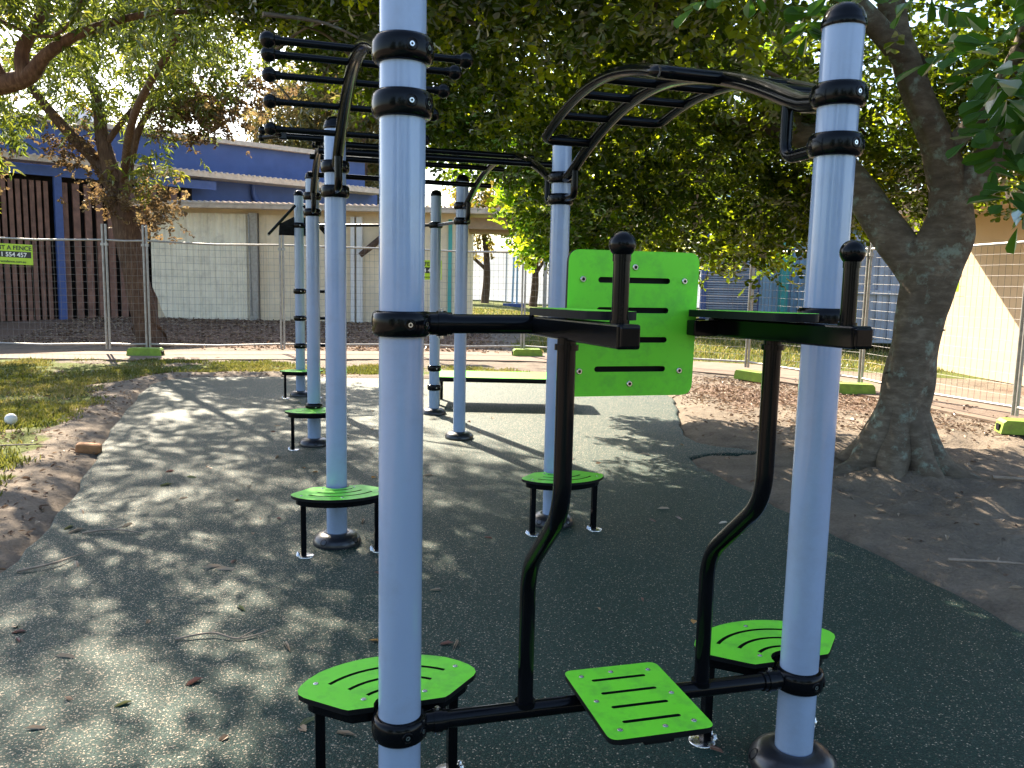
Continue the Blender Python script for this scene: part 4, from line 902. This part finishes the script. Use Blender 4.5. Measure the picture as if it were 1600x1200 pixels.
m = MB(); m.box(WP(4.3, .6, 3.17), (8.0, 2.2, .08), MW); m.build('roof', M['fascia'], bg_)
m = MB(); m.box(WP(-1.6, -1.5, 2.95), (3.4, .14, .34), MW); m.build('side_fascia', M['beigetrim'], bg_)

# ------------------------------------------------------------------ ground cover
def on_ground(x, y): return gz(x, y)
def scatter(n, xr, yr, f, thr=.5):
    out = []; got = 0
    while got < n:
        x = rng.uniform(*xr, 40000); y = rng.uniform(*yr, 40000); w = f(x, y); k = rng.random(40000) < w; out.append(np.stack([x[k], y[k]], 1)); got += k.sum()
        if k.sum() == 0: break
    return np.concatenate(out)[:n]
gp = scatter(42000, (-8.5, 1.2), (4.4, 14.9), lambda x, y: np.clip((grass_amt(x, y)+vnoise(x, y, 1.3, 21)*.7+vnoise(x, y, 4., 22)*.35-.92)*3.2, 0, 1)*(sdist(x, y) > .08))
z = on_ground(gp[:, 0], gp[:, 1]); n = len(gp); d = unit(n)*.55; d[:, 2] = np.abs(d[:, 2])+.55
leaf_mesh('lawn_grass', np.stack([gp[:, 0], gp[:, 1], z-.006], 1), d, unit(n), .030+.045*rng.random(n), .007+.004*rng.random(n), M['grass'], None, np.clip(vnoise(gp[:, 0], gp[:, 1], 1.1, 5)*.7+rng.random(n)*.45-.05, 0, 1), 'long')
tag(bpy.data.objects['lawn_grass'], 'patchy short green lawn grass left of the rubber surface', 'grass', None, 'stuff')
gp = scatter(30000, (-5, 10), (15.5, 34), lambda x, y: np.clip(grass_amt(x, y)*1.4-.3, 0, 1))
z = on_ground(gp[:, 0], gp[:, 1]); n = len(gp); d = unit(n)*.5; d[:, 2] = np.abs(d[:, 2])+.6
o = leaf_mesh('far_grass', np.stack([gp[:, 0], gp[:, 1], z-.006], 1), d, unit(n), .05+.06*rng.random(n), .018+.01*rng.random(n), M['grass'], None, None, 'long')
tag(o, 'sunlit lawn grass beyond the wire fence', 'grass', None, 'stuff')
def litter(name, n, xr, yr, f, label, le=.055):
    p = scatter(n, xr, yr, f); k = len(p); zz = on_ground(p[:, 0], p[:, 1]); d = unit(k); d[:, 2] *= .25; nn = np.tile([0, 0, 1.], (k, 1))+rng.normal(size=(k, 3))*.35
    o = leaf_mesh(name, np.stack([p[:, 0], p[:, 1], zz+.006+.012*rng.random(k)], 1), d, nn, le*(.5+.9*rng.random(k)), le*.5*(.5+.8*rng.random(k)), M['litter'], None, None, 'long'); tag(o, label, 'leaf litter', None, 'stuff')
litter('leaf_litter', 6000, (1.9, 6.2), (3.0, 13.8), lambda x, y: np.clip((mulch_amt(x, y)*1.1-.15+.3*(vnoise(x, y, 1.1, 31)-.4)), .015, 1)*(sdist(x, y) > .06), 'brown leaf litter around the big tree and along the right fence')
litter('bark_mulch', 7000, (-11, 0), (16.6, 21.8), lambda x, y: mulch_amt(x, y), 'dark bark mulch in the bed behind the left fence', .09)
litter('dead_grass_litter', 3500, (-7.5, -2.4), (3.0, 14), lambda x, y: (.2+.8*vnoise(x, y, 1.2, 41))*(sdist(x, y) > .03), 'dry leaf bits in the dirt left of the rubber', .05)
# fallen leaves lying on the rubber: each its own object, five leaf shapes shared
protos = []
for k in range(5):
    le, wi = ((.10, .013), (.075, .016), (.05, .022), (.12, .011), (.042, .026))[k]; o = leaf_mesh('fallen_leaf', np.array([[-le/2, 0, .004]]), np.array([[1., .1, .0]]), np.array([[.1, .35, 1.]]), le, wi*1.3, M['fallen'], None, np.array([(.05, .3, .62, .8, 1.)[k]]), 'long' if k != 4 else 'round'); protos.append(o)
spots = [(152, 5), ] and []
rl = random.Random(11); cnt = 0
LAB = {0: 'slender green fallen leaf on the dark rubber surface', 1: 'reddish fallen leaf curled on the dark rubber surface', 2: 'broad tan fallen leaf on the dark rubber surface', 3: 'long pale dry fallen leaf on the dark rubber surface', 4: 'round orange fallen leaf on the dark rubber surface'}
while cnt < 105:
    k = rl.choices(range(5), (1, 3, 2, 5, .6))[0]
    y = 2.6+7.5*rl.random()**1.6; x = rl.uniform(-2.4, 2.2) if rl.random() < .45 else rl.uniform(-3.2, -.4)
    if sdist(np.array([x]), np.array([y]))[0] > -.08: continue
    o = protos[k] if protos[k].get('label') is None else protos[k].copy()
    if o.get('label') is None: tag(o, LAB[k], 'leaf', ('slender green fallen leaves', 'reddish fallen leaves', 'broad tan fallen leaves', 'long pale fallen leaves', 'round orange fallen leaves')[k])
    else: COL.objects.link(o)
    o.location = (x, y, .001); o.rotation_euler = (rl.uniform(-.1, .1), rl.uniform(-.08, .08), rl.uniform(0, 6.28)); s = rl.uniform(.7, 1.25); o.scale = (s, s, s); cnt += 1
lf = protos[4].copy(); COL.objects.link(lf); lf.location = (PT['B'][0]-.27, PT['B'][1]+.30, .3535); lf.rotation_euler = (.1, .1, 1.); lf.scale = (1.3, 1.3, 1.3); lf['label'] = 'single orange leaf lying on the green step behind the domed post'; del lf['group']
def twig(pts, r, label):
    zz = [max(.0, float(gz(np.array([p[0]]), np.array([p[1]]))[0])) for p in pts]
    m = MB(); limb(m, [(p[0], p[1], z_+r+.004+.01*(i % 2)) for i, (p, z_) in enumerate(zip(pts, zz))], [r*1.2]+[r]*(len(pts)-2)+[r*.4], 6)
    if len(pts) > 2: q = pts[len(pts)//2]; m.tube([(q[0], q[1], r+.008), (q[0]+.05, q[1]+.06, r+.02)], r*.6, 5)
    tag(m.build('fallen_twig', M['twig']), label, 'twig')
twig([(-1.42, 3.35), (-1.28, 3.40), (-1.15, 3.37), (-1.02, 3.46)], .004, 'thin forked grey twig on the sunlit rubber in front of the left step')
twig([(-2.55, 4.1), (-2.42, 4.2), (-2.36, 4.4)], .006, 'pale forked twig at the left edge of the rubber')
twig([(-2.55, 4.75), (-2.4, 4.8), (-2.2, 4.78)], .005, 'straight dry twig lying across the left rubber edge')
twig([(2.55, 4.6), (2.8, 4.55), (3.1, 4.52)], .009, 'pale stick on the grey dirt right of the domed post')
twig([(3.9, 6.5), (4.2, 6.45), (4.45, 6.4)], .014, 'pale root stick on the dirt right of the big trunk')
twig([(-4.6, 7.1), (-4.3, 7.06), (-4.05, 7.1)], .007, 'pale stick in the grass left of the rubber edge')
m = MB(); m.ball((0, 0, .055), .058, 0, 24, 14); tag(m.build('white_ball', M['white'], None, (0, 0, 0)), 'white plastic ball lying in the grass at the left edge', 'ball'); bpy.data.objects['white_ball'].location = (-5.06, 8.18, .0)
m = MB(); m.box((0, 0, .04), (.20, .12, .09), None, 0, .025); so = m.build('brick_piece', M['stone']); so.location = (-3.66, 6.98, -.005); so.rotation_euler = (0, .1, .3); tag(so, 'orange brown broken brick at the left rubber edge', 'brick')

# ------------------------------------------------------------------ light, sky, camera
AZ, EL = R(-29), R(38)
to_sun = V3((math.sin(AZ)*math.cos(EL), math.cos(AZ)*math.cos(EL), math.sin(EL)))
sl = bpy.data.lights.new('sun', 'SUN'); sl.energy = 5.0; sl.angle = R(.5); sl.color = (1., .88, .71)
so = bpy.data.objects.new('sun', sl); COL.objects.link(so); so.rotation_euler = to_sun.to_track_quat('Z', 'Y').to_euler(); so.location = (0, 0, 20)
w = bpy.data.worlds.new('World'); scn.world = w; w.use_nodes = True; nt = w.node_tree; nt.nodes.clear()
sk = nt.nodes.new('ShaderNodeTexSky'); sk.sky_type = 'NISHITA'; sk.sun_disc = False; sk.sun_elevation = EL; sk.sun_rotation = AZ; sk.dust_density = 1.5; sk.air_density = 1.0
bgn = nt.nodes.new('ShaderNodeBackground'); bgn.inputs['Strength'].default_value = .095; ow = nt.nodes.new('ShaderNodeOutputWorld')
nt.links.new(sk.outputs[0], bgn.inputs[0]); nt.links.new(bgn.outputs[0], ow.inputs[0])
cd = bpy.data.cameras.new('camera'); cam = bpy.data.objects.new('camera', cd); COL.objects.link(cam); scn.camera = cam
cd.sensor_width = 36; cd.lens = 36*1283/1600; cd.clip_start = .05; cd.clip_end = 2000
cam.location = (0, 0, 1.57)
PIT, ROL = R(7.27), R(-1.26)
fwd = V3((0, math.cos(PIT), -math.sin(PIT))); u0 = V3((0, math.sin(PIT), math.cos(PIT))); r0 = V3((1, 0, 0))
rt = r0*math.cos(ROL)-u0*math.sin(ROL); up = r0*math.sin(ROL)+u0*math.cos(ROL)
cam.rotation_euler = Matrix((rt, up, -fwd)).transposed().to_euler()
vs_ = scn.view_settings; vs_.view_transform = 'Standard'; vs_.look = 'None'; vs_.gamma = 1; vs_.exposure = 2.3; vs_.use_curve_mapping = False
scn.cycles.max_bounces = 8; scn.cycles.transmission_bounces = 4; scn.cycles.caustics_reflective = False; scn.cycles.use_denoising = True
